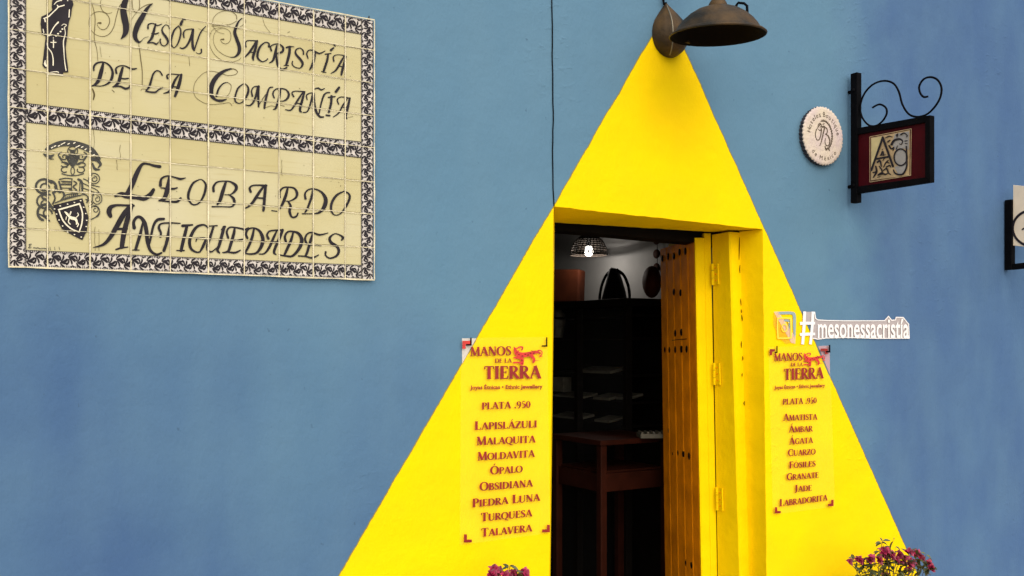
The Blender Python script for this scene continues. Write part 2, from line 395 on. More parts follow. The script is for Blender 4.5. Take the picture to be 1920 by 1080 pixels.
# strips joining the reveal to the room so no daylight leaks in
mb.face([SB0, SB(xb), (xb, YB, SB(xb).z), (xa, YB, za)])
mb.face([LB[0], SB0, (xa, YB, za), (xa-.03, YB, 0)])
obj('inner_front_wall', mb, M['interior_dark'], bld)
mb = MB(); mb.face([(RX1, YB, 0), (RX1, RY1, 0), (RX1, RY1, RZ), (RX1, YB, RZ)]); mb.face([(RX0, RY1, 0), (RX1, RY1, 0), (RX1, RY1, RZ), (RX0, RY1, RZ)])
mb.face([(RX0, YB, 0), (RX0, RY1, 0), (RX0, RY1, RZ), (RX0, YB, RZ)])
obj('inner_wall', mb, M['white_wall'], bld)
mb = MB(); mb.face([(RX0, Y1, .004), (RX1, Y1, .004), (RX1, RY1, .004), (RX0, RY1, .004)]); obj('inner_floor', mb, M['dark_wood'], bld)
mb = MB(); mb.face([(RX0, YB, RZ), (RX1, YB, RZ), (RX1, RY1, RZ), (RX0, RY1, RZ)])
for i in range(6): mb.box(((RX0+RX1)/2, .5+.45*i, RZ-.06), (RX1-RX0, .09, .11))
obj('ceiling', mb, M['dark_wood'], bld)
# dark beam over the doorway on the room side
b0, b1 = PX(1040, 430, P(1040, 430, .27).x), P(1318, 449, .27)
b0 = P(1028, 429, .27); mb = MB()
mb.prism([b0, b1+Vector((.25, 0, -.02)), (b1.x+.25, .27, 2.32), (b0.x-.1, .27, 2.32)], [b0+Vector((0, .10, 0)), b1+Vector((.25, .10, -.02)), (b1.x+.25, .37, 2.32), (b0.x-.1, .37, 2.32)])
obj('inner_lintel', mb, M['dark_wood'], bld)
# wooden door frame, right side (a leaning post) with chipped front edge
fz = [TR.z*.998*i/36 for i in range(37)]
fa = L3(1386, 433, 1404, 1080, Y1-.002); fb = L3(1368, 433, 1388, 1080, Y1-.002); fc = L3(1335, 436, 1346, 1080, Y2)
mb = MB(); rows = []
for z in fz:
    a, b, c = fa(z), fb(z), fc(z)
    b = b+Vector((jit(.0009), 0, 0))
    rows.append([a+Vector((.03, .0, 0)), a+Vector((jit(.0012), 0, 0)), b+Vector((.006, 0, 0)), b+Vector((0, .006, 0)), c, c+Vector((.12, 0, 0)), a+Vector((.12, .05, 0))])
mb.grid(rows, False)
fr = obj('door_frame', mb, M['yellow'], bld)
# cracks where the frame meets the masonry
mb = MB()
for (ya, yb2) in ((445, 487), (497, 512), (560, 573), (580, 587), (590, 602), (640, 652), (668, 676), (700, 706), (752, 760)):
    t0 = (ya-433)/647; x = 1386+18*t0+jit(1.2)
    p = [(x+jit(.6), ya, .8), (x+jit(1.2), (ya+yb2)/2, 1.7), (x+jit(.8), yb2, .7)]
    ribbon(mb, p, lambda x, y, h: P(x, y, Y1-.0045-h))
obj('crack', mb, mat('dark_crack', (.10, .035, .004), .9, spec=.02), fr)
# ------------------------------------------------------------------ the open door leaf
OP = R(22); dv = Vector((math.sin(OP), math.cos(OP), 0)); nv = Vector((-math.cos(OP), math.sin(OP), 0))
H0 = P(1333, 446, Y2+.004)
th = bis(lambda t: proj(H0+nv*t)[0]-1303.4, 0, .2)
E0 = H0+nv*th
wd = bis(lambda t: proj(E0+dv*t)[0]-1237.5, .05, 1.2)
Hl = L3(1333, 446, 1345, 1080, Y2+.004)
sx_ = (Hl(0).x-Hl(H0.z).x)/H0.z                  # lean per metre of drop
ztop = E0.z
def DL(s, t, z):
    """a point of the leaf: s along it from the hinge, t out from its hinge-side face, z up"""
    return Vector((H0.x, H0.y, 0))+dv*s+nv*t+Vector((sx_*(H0.z-z)*(1-.25*s/wd), 0, z))
def dbox(mb, s0, s1, t0, t1, z0, z1):
    mb.prism([DL(s0, t0, z0), DL(s1, t0, z0), DL(s1, t1, z0), DL(s0, t1, z0)], [DL(s0, t0, z1), DL(s1, t0, z1), DL(s1, t1, z1), DL(s0, t1, z1)])
mb = MB(); dbox(mb, 0, wd, 0, th*.42, .02, ztop+.02)
dbox(mb, .0, .012, th*.42, th-.004, .02, ztop)
door = obj('door', mb, M['yellow'], bld, 'open plank door leaf folded into the shop, bright yellow edge and ochre face', bevel=.002)
mb = MB(); NP = 5
for i in range(NP):
    a, b = wd*i/NP, wd*(i+1)/NP
    z1 = ztop-.004
    prof = [(a+.0015, th*.42), (a+.0015, th-.004), (a+.006, th), (b-.006, th), (b-.0015, th-.004), (b-.0015, th*.42)]
    mb.prism([DL(s+(.012 if i == 0 and s < .02 else 0), t, .02) for s, t in prof], [DL(s+(.012 if i == 0 and s < .02 else 0), t, z1) for s, t in prof])
obj('plank_panel', mb, M['ochre'], door)
mb = MB(); dbox(mb, .0005, .0095, th-.004, th+.001, .02, ztop-.001); obj('edge_strip', mb, M['yellow'], door)
fp, fn = DL(0, th, 1.5), nv.copy()
rotd = Matrix((dv, nv, Vector((0, 0, 1)))).transposed()
def facept(px, py): return PP(px, py, fp, Vector((nv.x, nv.y, sx_*nv.x)))
studs = [(1242, 484.5), (1253, 481), (1264, 480), (1274, 473), (1285, 471), (1264, 547.5), (1276, 549), (1266.6, 624.7), (1277.6, 623), (1247.4, 655.5), (1255.6, 656), (1266.6, 655.5), (1277.6, 654.6), (1287.7, 654.6),
         (1250.5, 845.5), (1262, 850), (1272, 848.6), (1281.4, 851), (1292.4, 855), (1255.6, 1037.5), (1268, 1044), (1277.3, 1048.6), (1286.8, 1055), (1297, 1059.6)]
for x, y in studs:
    mb = MB(); mb.ball(facept(x, y), .0150+jit(.0012), .0042, .0165+jit(.0015), 12, 8, rotd); obj('stud', mb, M['black'], door)
kp = facept(1254.8, 807)
mb = MB(); mb.ball(kp, .011, .004, .044, 12, 10, rotd); kk = obj('keyhole_plate', mb, M['black'], door)
mb = MB(); mb.ball(kp+nv*.004, .004, .002, .011, 8, 6, rotd); obj('keyhole', mb, M['bronze'], kk)
mb = MB()
a, b = facept(1260.5, 638), facept(1288, 635.5); mb.tube([a+nv*.0005, b+nv*.0005], .0018, 6); obj('crack', mb, M['black'], door)
# hinges on the gap between leaf and frame
for (xa_, ya_, xb_, yb_) in ((1333, 494, 1345, 535), (1336, 680, 1346, 722), (1341, 913, 1352, 957)):
    p, q = P(xa_+3, ya_, Y2-.012), P(xa_+3.6, yb_, Y2-.012)
    mb = MB()
    for k in range(3):
        mb.tube([p+(q-p)*(k/3+.012), p+(q-p)*((k+1)/3-.012)], .0062, 10)
    hg = obj('hinge', mb, M['yellow'], door)
    mb = MB()
    pl0, pl1 = P(xa_+4, ya_+1, Y2-.014), P(xa_+5, yb_-1, Y2-.014)
    fx = fc(1.5)-fb(1.5); fx.z = 0; fx.normalize()
    mb.prism([pl0+Vector((.002, -.001, 0)), pl0-fx*.032+Vector((-.003, 0, 0)), pl0-fx*.032+Vector((.004, 0, 0)), pl0+Vector((.006, 0, 0))],
             [pl1+Vector((.002, -.001, 0)), pl1-fx*.032+Vector((-.003, 0, 0)), pl1-fx*.032+Vector((.004, 0, 0)), pl1+Vector((.006, 0, 0))])
    obj('hinge_plate', mb, M['yellow'], hg)
    mb = MB()
    for k in range(3): mb.ball(pl0+(pl1-pl0)*(.2+.3*k)-fx*.018+Vector((-.003, 0, 0)), .003, .003, .003, 8, 5)
    obj('screw', mb, M['ochre'], hg)
# ------------------------------------------------------------------ inside the shop
LP = PD(1104, 478, 5.6)          # pendant lamp, rim centre
pend = thing('pendant_lamp', 'small dark wicker dome pendant lamp with lit bulb inside the shop', 'lamp', LP)
rs = .105
mb = MB(); TM = Matrix.Translation(LP)
for k in range(28):              # woven ribs, gaps between
    a = 2*math.pi*k/28
    pts = [LP+Vector((rs*math.cos(q)*math.cos(a+.25*q), rs*math.cos(q)*math.sin(a+.25*q), rs*1.12*math.sin(q))) for q in [i/8*1.45 for i in range(9)]]
    mb.tube(pts, .0028, 5)
for q in [.0, .07, .14, .26, .38, .50, .62, .74, .86, 1.0, 1.18, 1.35]:
    pts = [LP+Vector((rs*math.cos(q)*math.cos(b), rs*math.cos(q)*math.sin(b), rs*1.12*math.sin(q))) for b in [2*math.pi*i/32 for i in range(33)]]
    mb.tube(pts, .0036 if q > 0 else .004, 5)
mb.lathe([(rs*math.cos(q)*.97, rs*1.1*math.sin(q)) for q in [.85+i/8*.7 for i in range(9)]], TM, 32)
obj('shade', mb, M['wicker'], pend)
mb = MB(); mb.ball(LP+Vector((0, 0, .022)), .027, .027, .030, 16, 12); obj('bulb', mb, M['bulb'], pend)
mb = MB(); mb.tube([LP+Vector((0, 0, .035)), LP+Vector((0, 0, .085))], .012, 10); obj('socket', mb, M['black'], pend)
mb = MB(); mb.tube([LP+Vector((0, 0, .1)), Vector((LP.x, LP.y, RZ))], .003, 6); obj('cord', mb, M['black'], pend)
pl = bpy.data.lights.new('pendant_light', 'POINT'); pl.energy = 2.2; pl.color = (1, .94, .86); pl.shadow_soft_size = .02
po = bpy.data.objects.new('pendant_light', pl); C.objects.link(po); po.location = (0, 0, -.008); po.parent = pend
def px_on_right(px, py, dx=.0): return PX(px, py, RX1-dx)
# display cabinet along the right wall
cx0 = 3.20; ctop = PX(1150, 560, cx0).z; cy0, cy1 = 1.22, 2.62
cab = thing('display_cabinet', 'tall black glass fronted display cabinet along the inner shop wall', 'cabinet', (cx0+.16, (cy0+cy1)/2, 0))
mb = MB()
mb.box((cx0+.155, (cy0+cy1)/2, ctop-.02), (.31, cy1-cy0, .04)); mb.box((cx0+.155, (cy0+cy1)/2, .04), (.31, cy1-cy0, .08)); mb.box((RX1-.02, (cy0+cy1)/2, ctop/2), (.02, cy1-cy0, ctop-.05))
for y in (cy0+.015, cy0+.46, cy0+.93, cy1-.015): mb.box((cx0+.02, y, ctop/2), (.04, .03, ctop-.09))
obj('carcass', mb, M['dark_wood'], cab, bevel=.002)
shz = []
for py in (590, 632, 700, 750, 792):
    z = PX(1120, py, cx0).z; shz.append(z)
    mb = MB(); mb.box((cx0+.17, (cy0+cy1)/2, z-.008), (.26, cy1-cy0-.04, .012)); obj('shelf', mb, M['dark_wood'], cab)
mb = MB(); mb.face([(cx0+.004, cy0+.03, .1), (cx0+.004, cy1-.03, .1), (cx0+.004, cy1-.03, ctop-.05), (cx0+.004, cy0+.03, ctop-.05)]); obj('glass_door', mb, M['cabinet_glass'], cab)
def tray(x0, x1, y0, y1, label):
    z0 = PX((x0+x1)/2, y1, cx0+.04).z
    a, b = PX(x0, y1, cx0+.04), PX(x1, y1, cx0+.04)
    zz = min(shz, key=lambda s: abs(s-z0))+.002 if 0 else z0
    h = max(.012, (y1-y0)/F*5.4*.35)
    mb = MB(); q = Vector((.11, 0, h))
    a.z = b.z = zz
    mb.prism([a, b, b+Vector((.11, 0, .02)), a+Vector((.11, 0, .02))], [a+Vector((0, 0, h)), b+Vector((0, 0, h)), b+Vector((.11, 0, .02+h)), a+Vector((.11, 0, .02+h))])
    o = obj('jewellery_tray', mb, M['tray'], None, bevel=.002, loc=(a+b)/2)
    tag(o, label, 'tray', 'pale jewellery trays in the display cabinet')
for x0, x1, y0, y1, l in ((1084, 1144, 683, 700, 'pale tray on the third cabinet shelf, behind the glass'), (1112, 1143, 735, 750, 'left pale tray of two touching on the fourth cabinet shelf'), (1155, 1176, 735, 750, 'right pale tray of two touching on the fourth cabinet shelf'),
                      (1114, 1142, 779, 792, 'pale tray on the bottom visible cabinet shelf, middle'), (1036, 1092, 736, 746, 'long pale tray on the fourth cabinet shelf at the doorway edge'), (1036, 1086, 771, 786, 'long pale tray on the bottom visible cabinet shelf at the doorway edge')):
    tray(x0, x1, y0, y1, l)
# grey bust and white box near the left edge
p = PX(1046, 633, cx0+.08); bust = MB(); bust.lathe([(.03, 0), (.034, .03), (.045, .07), (.05, .11), (.03, .15), (.018, .18), (.018, .21), (0, .215)], Matrix.Translation(p), 14)
o = tag(obj('jewellery_bust', bust, M['tray'], None, loc=p), 'grey jewellery bust on the second shelf of the dark cabinet', 'bust')
p0, p1 = PX(1034, 735, cx0+.05), PX(1056, 735, cx0+.05)
mb = MB(); mb.box(((p0+p1)/2+Vector((.03, 0, .045))), (.06, abs(p1.y-p0.y), .085)); tag(obj('white_box', mb, M['tray'], None, bevel=.002, loc=(p0+p1)/2), 'upright pale box standing on the fourth cabinet shelf', 'box')
# black handbag on top of the cabinet
bp = PX(1151, 560, cx0+.14); bp.z = ctop
bag = thing('black_handbag', 'black tapered leather bag with two arching straps on the cabinet top', 'bag', bp)
ax = Vector((CA, -SA, 0))      # seen broadside: its long axis lies across the view
ax = Vector((.55, -.83, 0)).normalized(); dp = Vector((ax.y, -ax.x, 0))
S = 5.75/F                    # metres per photo pixel there
def bp3(x, y, d=0): return bp+ax*(x*S)+Vector((0, 0, y*S))+dp*d
out = [(-21, 0), (-17, 14), (-12, 30), (-8, 44), (-5, 55), (0, 58), (6, 55), (10, 44), (15, 30), (20, 14), (23, 0)]
mb = MB(); rows = []
for d, k in ((-.05, .55), (-.042, .9), (-.02, 1), (.02, 1), (.042, .9), (.05, .55)): rows.append([bp3(x*k, y*(1 if k > .8 else .9), d) for x, y in out])
mb.grid(rows, True); mb.face([q for q in rows[0]]); mb.face(rows[-1][::-1]); obj('bag_body', mb, M['leather_black'], bag)
for pts in ([(-3, 55), (-14, 46), (-22, 30), (-26, 12), (-27, 0)], [(5, 55), (18, 45), (26, 28), (29, 12), (29, 0)]):
    mb = MB(); mb.tube([bp3(x, y) for x, y, _ in crom([(x, y, 1) for x, y in pts], 5)], .0085, 8); obj('strap', mb, M['leather_black'], bag)
# brown bag at the left
bq = PX(1066, 562, cx0+.12); bq.z = ctop
bag2 = thing('brown_handbag', 'square brown leather bag with thin handles beside the pendant lamp', 'bag', bq)
def bq3(x, y, d=0): return bq+ax*(x*S)+Vector((0, 0, y*S))+dp*d
mb = MB(); mb.prism([bq3(x, y, -.05) for x, y in ((-34, 0), (27, 0), (29, 62), (-30, 64))], [bq3(x, y, .05) for x, y in ((-34, 0), (27, 0), (29, 62), (-30, 64))])
obj('bag_body', mb, M['leather_brown'], bag2, bevel=.012)
mb = MB(); mb.tube([bq3(x, y, -.056) for x, y, _ in crom([(-22, 52, 1), (-24, 20, 1), (-10, 6, 1), (6, 6, 1), (16, 22, 1), (14, 54, 1)], 6)], .005, 6); obj('strap', mb, M['leather_black'], bag2)
# round dark red-brown bag behind the door
br = PX(1222, 596, cx0+.13); br.z = ctop
mb = MB(); mb.ball(br+Vector((0, 0, .085)), .05, .10, .085, 16, 10, Matrix.Rotation(-.6, 3, 'Z')); tag(obj('round_bag', mb, M['leather_brown'], None, loc=br), 'rounded reddish brown bag on the cabinet beside the door edge', 'bag')
# string of dark discs on the wall
g0 = px_on_right(1232, 440, .02)
gar = thing('hanging_ornament', 'vertical string of dark round discs hanging on the white inner wall', 'ornament', g0)
mb = MB(); g1 = px_on_right(1233, 545, .02); mb.tube([g0+Vector((0, 0, .05)), g1], .002, 5); obj('string', mb, M['black'], gar)
for y in (450, 476, 502, 527):
    mb = MB(); mb.ball(px_on_right(1231, y, .02), .010, .028, .026, 10, 8); obj('disc', mb, M['leather_brown'], gar)
# tall red wood display table
A = PD(1127, 826, 4.60); TZ = A.z
tab = thing('display_table', 'tall reddish wooden display table with square legs inside the doorway', 'table', (A.x, A.y, 0))
TX1, TY1 = A.x+.42, A.y+.40
mb = MB(); mb.box(((A.x+TX1)/2, (A.y+TY1)/2, TZ-.012), (TX1-A.x+.02, TY1-A.y+.02, .025)); obj('table_top', mb, M['red_wood'], tab, bevel=.003)
za_, zb_ = PD(1150, 890, 4.6).z, PD(1150, 924, 4.6).z
mb = MB(); mb.box(((A.x+TX1)/2, A.y+.02, (za_+zb_)/2), (TX1-A.x-.04, .022, za_-zb_)); obj('apron', mb, M['red_wood'], tab)
mb = MB(); mb.box((A.x+.02, (A.y+TY1)/2, (za_+zb_)/2), (.022, TY1-A.y-.04, za_-zb_)); obj('apron', mb, M['red_wood'], tab)
for x in (A.x+.015, TX1-.015):
    for y in (A.y+.015, TY1-.015):
        mb = MB(); mb.box((x, y, (TZ-.026)/2), (.036, .036, TZ-.026)); obj('leg', mb, M['red_wood'], tab, bevel=.003)
mb = MB(); mb.box(((A.x+TX1)/2, (A.y+TY1)/2, za_+.006), (TX1-A.x-.05, TY1-A.y-.05, .01)); obj('shelf', mb, M['red_wood'], tab)
# striped cloth tray on the table
p = PD(1228, 806, 4.75); mb = MB(); ez = Matrix.Rotation(-.5, 3, 'Z')
mb.box(Vector((p.x, p.y, TZ+.012)), (.16, .12, .02), ez)
for k in range(6): mb.tube([Vector((p.x, p.y, TZ+.026))+ez @ Vector((-.07+.028*k, -.05, 0)), Vector((p.x, p.y, TZ+.026))+ez @ Vector((-.07+.028*k, .05, 0))], .006, 6)
tag(obj('ring_tray', mb, M['tray'], None, loc=(p.x, p.y, TZ)), 'small ribbed tray lying on the red display table', 'tray')
# ------------------------------------------------------------------ tiled shop sign
ST = -.013                                   # face of the tiles
def W(px, py): return P(px, py, ST)
sgn = thing('tile_sign', 'large cream ceramic tile sign with black border, friar, crest and italic shop names', 'sign', P(358, 300))
gx = [W(x, 300).x for x in (17.5, 48.5, 89, 169, 245, 319, 390, 458, 523, 587, 647, 677, 700)]
zl_ = [W(50, y).z for y in (59, 132, 204, 281, 353, 429)]
zbo, zbi = W(17.5, 498.5).z, W(48, 469).z
zto, zti = W(699, 39).z, W(676, 64).z
mt, mbn = W(50, 194).z, W(50, 229).z         # middle band
gz = [zbo]+zl_[::-1]+[zl_[0]+(zl_[0]-zl_[1])]
gz = [z for z in gz if z < zto-.02]+[zto]
gcol = [gx[0]]+gx[2:-2]+[gx[-1]]
mbk = MB(); mbk.prism([(gx[0], ST+.004, zbo), (gx[-1], ST+.004, zbo), (gx[-1], ST+.004, zto), (gx[0], ST+.004, zto)], [(gx[0], 0, zbo), (gx[-1], 0, zbo), (gx[-1], 0, zto), (gx[0], 0, zto)])
obj('mortar_bed', mbk, M['grout'], sgn)
mt_ = MB(); tr = random.Random(11); g = .0012
for i in range(len(gcol)-1):
    for j in range(len(gz)-1):
        x0, x1, z0, z1 = gcol[i]+g, gcol[i+1]-g, gz[j]+g, gz[j+1]-g
        d = [tr.uniform(0, .0005) for _ in range(4)]; e = .0015
        f0 = [(x0, ST+.0035, z0), (x1, ST+.0035, z0), (x1, ST+.0035, z1), (x0, ST+.0035, z1)]
        f1 = [(x0+e, ST+d[0], z0+e), (x1-e, ST+d[1], z0+e), (x1-e, ST+d[2], z1-e), (x0+e, ST+d[3], z1-e)]
        mt_.prism(f1, f0)
obj('tiles', mt_, M['tile'], sgn)
# white glazed border bands with black scroll-leaf painting
bands = [((gx[0], zbo), (gx[1], zto)), ((gx[-2], zbo), (gx[-1], zto)), ((gx[1], zbo), (gx[-2], zbi)), ((gx[1], zti), (gx[-2], zto)), ((gx[1], mbn), (gx[-2], mt))]
mb_ = MB(); YB_ = ST-.0006
for (a, b) in bands: mb_.face([(a[0]+.001, YB_, a[1]), (b[0]-.001, YB_, a[1]), (b[0]-.001, YB_, b[1]), (a[0]+.001, YB_, b[1])])
obj('border_ground', mb_, M['bordertile'], sgn)
mb_ = MB(); br_ = random.Random(5)
YI = ST-.0010
def plane(x, z, h): return Vector((x, YI-h, z))
def fans(x0, z0, x1, z1, vert, ends=(0, 0)):
    wdt = (x1-x0) if vert else (z1-z0); Ln = (z1-z0) if vert else (x1-x0)
    n = max(1, round(Ln/(.47*wdt))); st = Ln/n
    def mp(s, t, h):     # s along, t across from the centre line
        return plane((x0+x1)/2+t, z1-s, h) if vert else plane(x0+s, (z0+z1)/2+t, h)
    Wd = wdt
    for i in range(n):
        sgnn = 1 if i % 2 else -1
        s0 = st*(i+.10); t0 = sgnn*.10*Wd
        m = 6; bend = -sgnn*R(30)
        for k in range(m):
            a = -sgnn*R(26)+R(-98+196*k/(m-1))+br_.uniform(-.05, .05)
            ln_ = Wd*br_.uniform(.39, .43)
            pts = []
            for q in (.16, .40, .64, .86, 1):
                aa = a+bend*(q-.5)*1.3
                pts.append((s0+ln_*q*math.cos(aa)*1.06, t0+ln_*q*math.sin(aa), Wd*(.022+.088*math.sin(math.pi*min(q*.70, 1)))*(1 if q < 1 else .6)))
            pts = [(s_, max(-.44*Wd, min(.44*Wd, t_)), w_) for s_, t_, w_ in pts]
            ribbon(mb_, pts, mp, 4)
        ribbon(mb_, [(s0+.30*st, -sgnn*.43*Wd, Wd*.03), (s0+.52*st, -sgnn*.36*Wd, Wd*.09), (s0+.78*st, -sgnn*.42*Wd, Wd*.03)], mp, 3)
    nt_ = int(Ln/(Wd*.105))
    for i in range(nt_):
        s = Ln*(i+.5)/nt_
        for sd in (-1, 1):
            l = Wd*br_.uniform(.06, .13)
            ribbon(mb_, [(s, sd*Wd*.485, Wd*.05), (s+br_.uniform(-.02, .02)*Wd, sd*(Wd*.485-l), Wd*.045)], mp, 2, rounded=False)
    for sd in ((1,) if ends[0] else ())+((-1,) if ends[1] else ()):
        ribbon(mb_, [(0, sd*Wd*.5, Wd*.035), (Ln, sd*Wd*.5, Wd*.035)], mp, 2, rounded=False)
for (a, b), v, e in zip(bands, (1, 1, 0, 0, 0), ((1, 0), (0, 1), (1, 0), (0, 1), (1, 1))): fans(a[0], a[1], b[0], b[1], v, e)
obj('border_painting', mb_, M['ink'], sgn)
# grout lines stand a hair proud of the painted faces
mg = MB(); gr = random.Random(9); YG = ST-.0030
def gline(x0, z0, x1, z1, w0):
    n = 24; rows = []
    dx, dz = x1-x0, z1-z0; l = math.hypot(dx, dz); nx, nz = -dz/l, dx/l
    for i in range(n+1):
        q = i/n; w_ = w0*gr.uniform(.45, 1.15); c = gr.uniform(-.0003, .0003)
        rows.append([(x0+dx*q+nx*(c-w_/2), YG, z0+dz*q+nz*(c-w_/2)), (x0+dx*q+nx*(c+w_/2), YG, z0+dz*q+nz*(c+w_/2))])
    mg.grid(rows, False)
for x in gcol[1:-1]: gline(x+gr.uniform(-.001, .001), zbo, x+gr.uniform(-.001, .001), zto, .0040*gr.uniform(.8, 1.15))
for z in gz[1:-1]:
    YG -= .00015
    for a, b in zip(gcol[:-1], gcol[1:]):
        o_ = gr.uniform(-.0009, .0009); gline(a, z+o_, b, z+o_+gr.uniform(-.0008, .0008), .0026*gr.uniform(.5, 1.1))
YG -= .0002
for a in ((gx[0]-.002, zbo, gx[0]-.002, zto), (gx[-1]+.002, zbo, gx[-1]+.002, zto), (gx[0]-.003, zbo-.002, gx[-1]+.003, zbo-.002), (gx[0]-.003, zto+.002, gx[-1]+.003, zto+.002)): gline(*a, .0042)
obj('grout_lines', mg, M['grout'], sgn)
# writing, traced as pen strokes
def script(name, m, crops, parent, Y=ST-.0012):
    mb = MB()
    for (ox, oy, sc), strokes in crops:
        f = onwall(Y, ox, oy, sc)
        for s in strokes: ribbon(mb, s, f, wmul=1.14 if name == 'lettering' else 1)
    return obj(name, mb, m, parent)
A_ = (160, 0, 6); B_ = (380, 0, 6.4); C_ = (350, 110, 6); D_ = (160, 290, 5.4); E_ = (390, 310, 5.686)
SA_ = [
 [(475,-40,40),(440,40,60),(428,120,62),(440,200,66),(458,290,62),(450,370,50),(402,438,8)],
 [(755,40,8),(700,90,30),(640,190,50),(590,280,55),(560,370,50),(565,430,40),(600,472,22),(630,460,8),(665,425,5),(710,412,4)],
 [(790,270,16),(770,350,26),(745,430,26),(700,478,12)],[(705,320,18),(710,275,14),(760,262,10),(810,285,12),(860,270,8)],[(745,375,8),(790,380,14),(825,368,10)],[(700,482,10),(760,478,14),(800,495,16),(825,470,6)],
 [(945,320,10),(935,290,8),(900,280,8),(865,320,14),(870,365,20),(910,420,24),(930,470,20),(900,512,10),(860,505,10),(842,465,14),(845,440,14)],
 [(1050,290,10),(1000,340,18),(970,430,20),(968,500,16),(1000,535,8),(1040,490,14),(1070,400,18),(1072,330,14),(1050,290,8)],[(1075,272,30),(1090,235,24)],[(1098,213,16),(1125,215,14)],
 [(1110,420,14),(1105,370,16),(1130,335,10),(1190,325,10),(1215,330,18)],[(1210,335,20),(1185,430,24),(1140,515,18),(1095,545,16),(1065,535,10)],[(1215,335,20),(1205,440,24),(1210,530,26),(1225,565,18)],[(1225,565,14),(1260,460,14),(1300,360,14),(1355,295,8)],[(1305,555,16),(1305,590,14),(1275,605,8),(1245,590,5)],
 [(200,715,22),(180,800,40),(150,900,38),(110,950,24),(75,965,12)],[(95,790,16),(100,740,20),(140,705,18),(210,700,14),(270,735,18),(305,800,24),(300,870,28),(265,930,20),(190,965,10),(110,965,8)],
 [(420,760,22),(400,830,32),(370,930,30),(315,975,12)],[(350,820,22),(345,770,18),(390,740,12),(450,742,12),(520,775,18),(575,770,12)],[(395,880,10),(440,885,14),(485,880,12)],[(310,975,12),(390,970,16),(450,995,22),(490,985,18),(495,960,8)],
 [(865,845,14),(840,805,12),(800,795,12),(765,830,18),(745,890,20),(720,970,22),(680,1025,14)],[(680,1025,12),(740,1035,16),(790,1035,18),(830,1005,14),(870,985,14)],
 [(925,880,22),(920,845,14),(970,832,10),(1060,840,12),(1085,840,12)],[(1050,845,14),(1010,900,24),(975,980,26),(940,1030,22),(880,1050,8)],[(1080,840,24),(1060,930,34),(1035,1010,32),(1010,1080,24)],[(980,975,12),(1050,978,12)]]
SAthin = [
 [(440,10,6),(385,70,8),(350,180,7),(320,300,7),(270,380,7),(200,410,6),(120,390,5),(60,330,5),(40,250,5),(60,180,5),(110,138,6),(170,130,6),(230,150,7),(268,200,8),(270,260,8),(235,320,7),(185,330,6),(145,300,5),(135,260,5),(172,258,22)],
 [(180,-10,5),(168,50,6),(195,120,6),(250,150,5),(300,140,4)],[(755,40,6),(690,55,7),(620,95,6),(560,160,5),(520,220,4)],[(525,-60,6),(530,60,6),(545,120,6),(580,135,6),(610,80,7),(605,-40,6)],[(625,1020,5),(640,1000,5),(690,1005,6)],
 # old cracks and runs in the glaze
 [(600,490,4),(612,570,8),(625,680,10),(640,800,8),(640,960,8)],[(75,40,5),(110,200,8),(100,420,7),(130,560,6),(140,680,5)],[(165,520,4),(180,640,4)],[(80,1000,14),(100,1060,20),(90,1120,12)],[(300,1010,5),(325,1035,9)],
 [(1165,640,4),(1175,740,5)],[(1270,320,3),(1420,380,3)]]
SB_ = [
 [(470,220,10),(430,260,18),(400,330,28),(385,390,34),(410,470,36),(440,560,38),(435,630,34),(390,680,16),(330,685,6)],
 [(520,560,16),(515,510,14),(550,485,10),(660,490,12)],[(640,495,14),(600,570,24),(550,640,22),(500,690,10)],[(655,490,22),(635,580,28),(605,680,28),(610,720,14)],[(580,625,10),(630,632,10)],
 [(795,555,24),(795,520,14),(750,508,12),(690,560,22),(660,640,26),(665,700,22),(715,738,12),(760,725,12),(780,705,12)],
 [(825,605,20),(815,560,14),(860,530,12),(920,530,12),(965,570,22),(955,620,24),(890,640,10)],[(890,545,14),(880,600,28),(860,680,28),(840,730,22),(800,755,10)],[(885,640,14),(890,720,24),(905,790,22),(950,832,18),(1010,810,16)],
 [(1045,560,24),(1040,640,30),(1015,740,28),(1000,780,22)],[(1005,570,18),(1040,560,16),(1095,560,8)],[(975,785,8),(1030,785,12)],
 [(1210,650,16),(1205,605,14),(1165,575,10),(1120,600,16),(1120,650,22),(1180,720,26),(1200,770,24),(1170,815,12),(1110,805,10),(1075,770,12),(1080,735,12)],
 [(1265,700,12),(1250,640,16),(1280,600,12),(1340,610,12),(1400,640,16),(1470,610,8)],[(1350,630,24),(1335,720,26),(1305,800,22),(1285,835,14)],
 [(1505,650,20),(1495,720,24),(1460,830,24),(1450,860,18)],[(1470,650,12),(1540,640,12)],[(1425,855,8),(1480,870,10)],[(1540,600,26),(1570,575,18)],[(1575,535,14),(1590,550,14)],
 [(1575,735,16),(1570,680,14),(1620,655,8),(1720,670,10)],[(1700,670,14),(1660,740,22),(1600,840,20),(1540,880,8)],[(1720,680,18),(1695,770,24),(1670,870,24),(1665,900,16)],[(1630,790,10),(1690,800,12)]]
SBthin = [
 [(330,685,6),(250,655,5),(170,590,5),(130,500,4),(140,410,4),(190,350,4),(260,340,5),(320,370,5),(340,430,6),(325,495,6),(280,525,6),(235,510,6),(215,475,6),(252,470,18)],
 [(460,690,4),(430,720,5),(330,745,5),(230,720,5),(140,650,5),(85,540,4),(85,430,4),(130,350,4),(240,325,4)],[(410,230,8),(400,180,7),(340,135,5),(260,130,5),(180,160,5),(125,230,5),(130,320,5),(180,380,4),(260,405,4)],[(110,310,6),(200,305,8),(330,290,6),(410,250,5)],[(480,220,4),(515,240,5),(505,280,5),(430,335,4)],
 [(720,215,3),(750,310,4),(820,400,3)],[(1020,390,5),(1045,380,6)]]
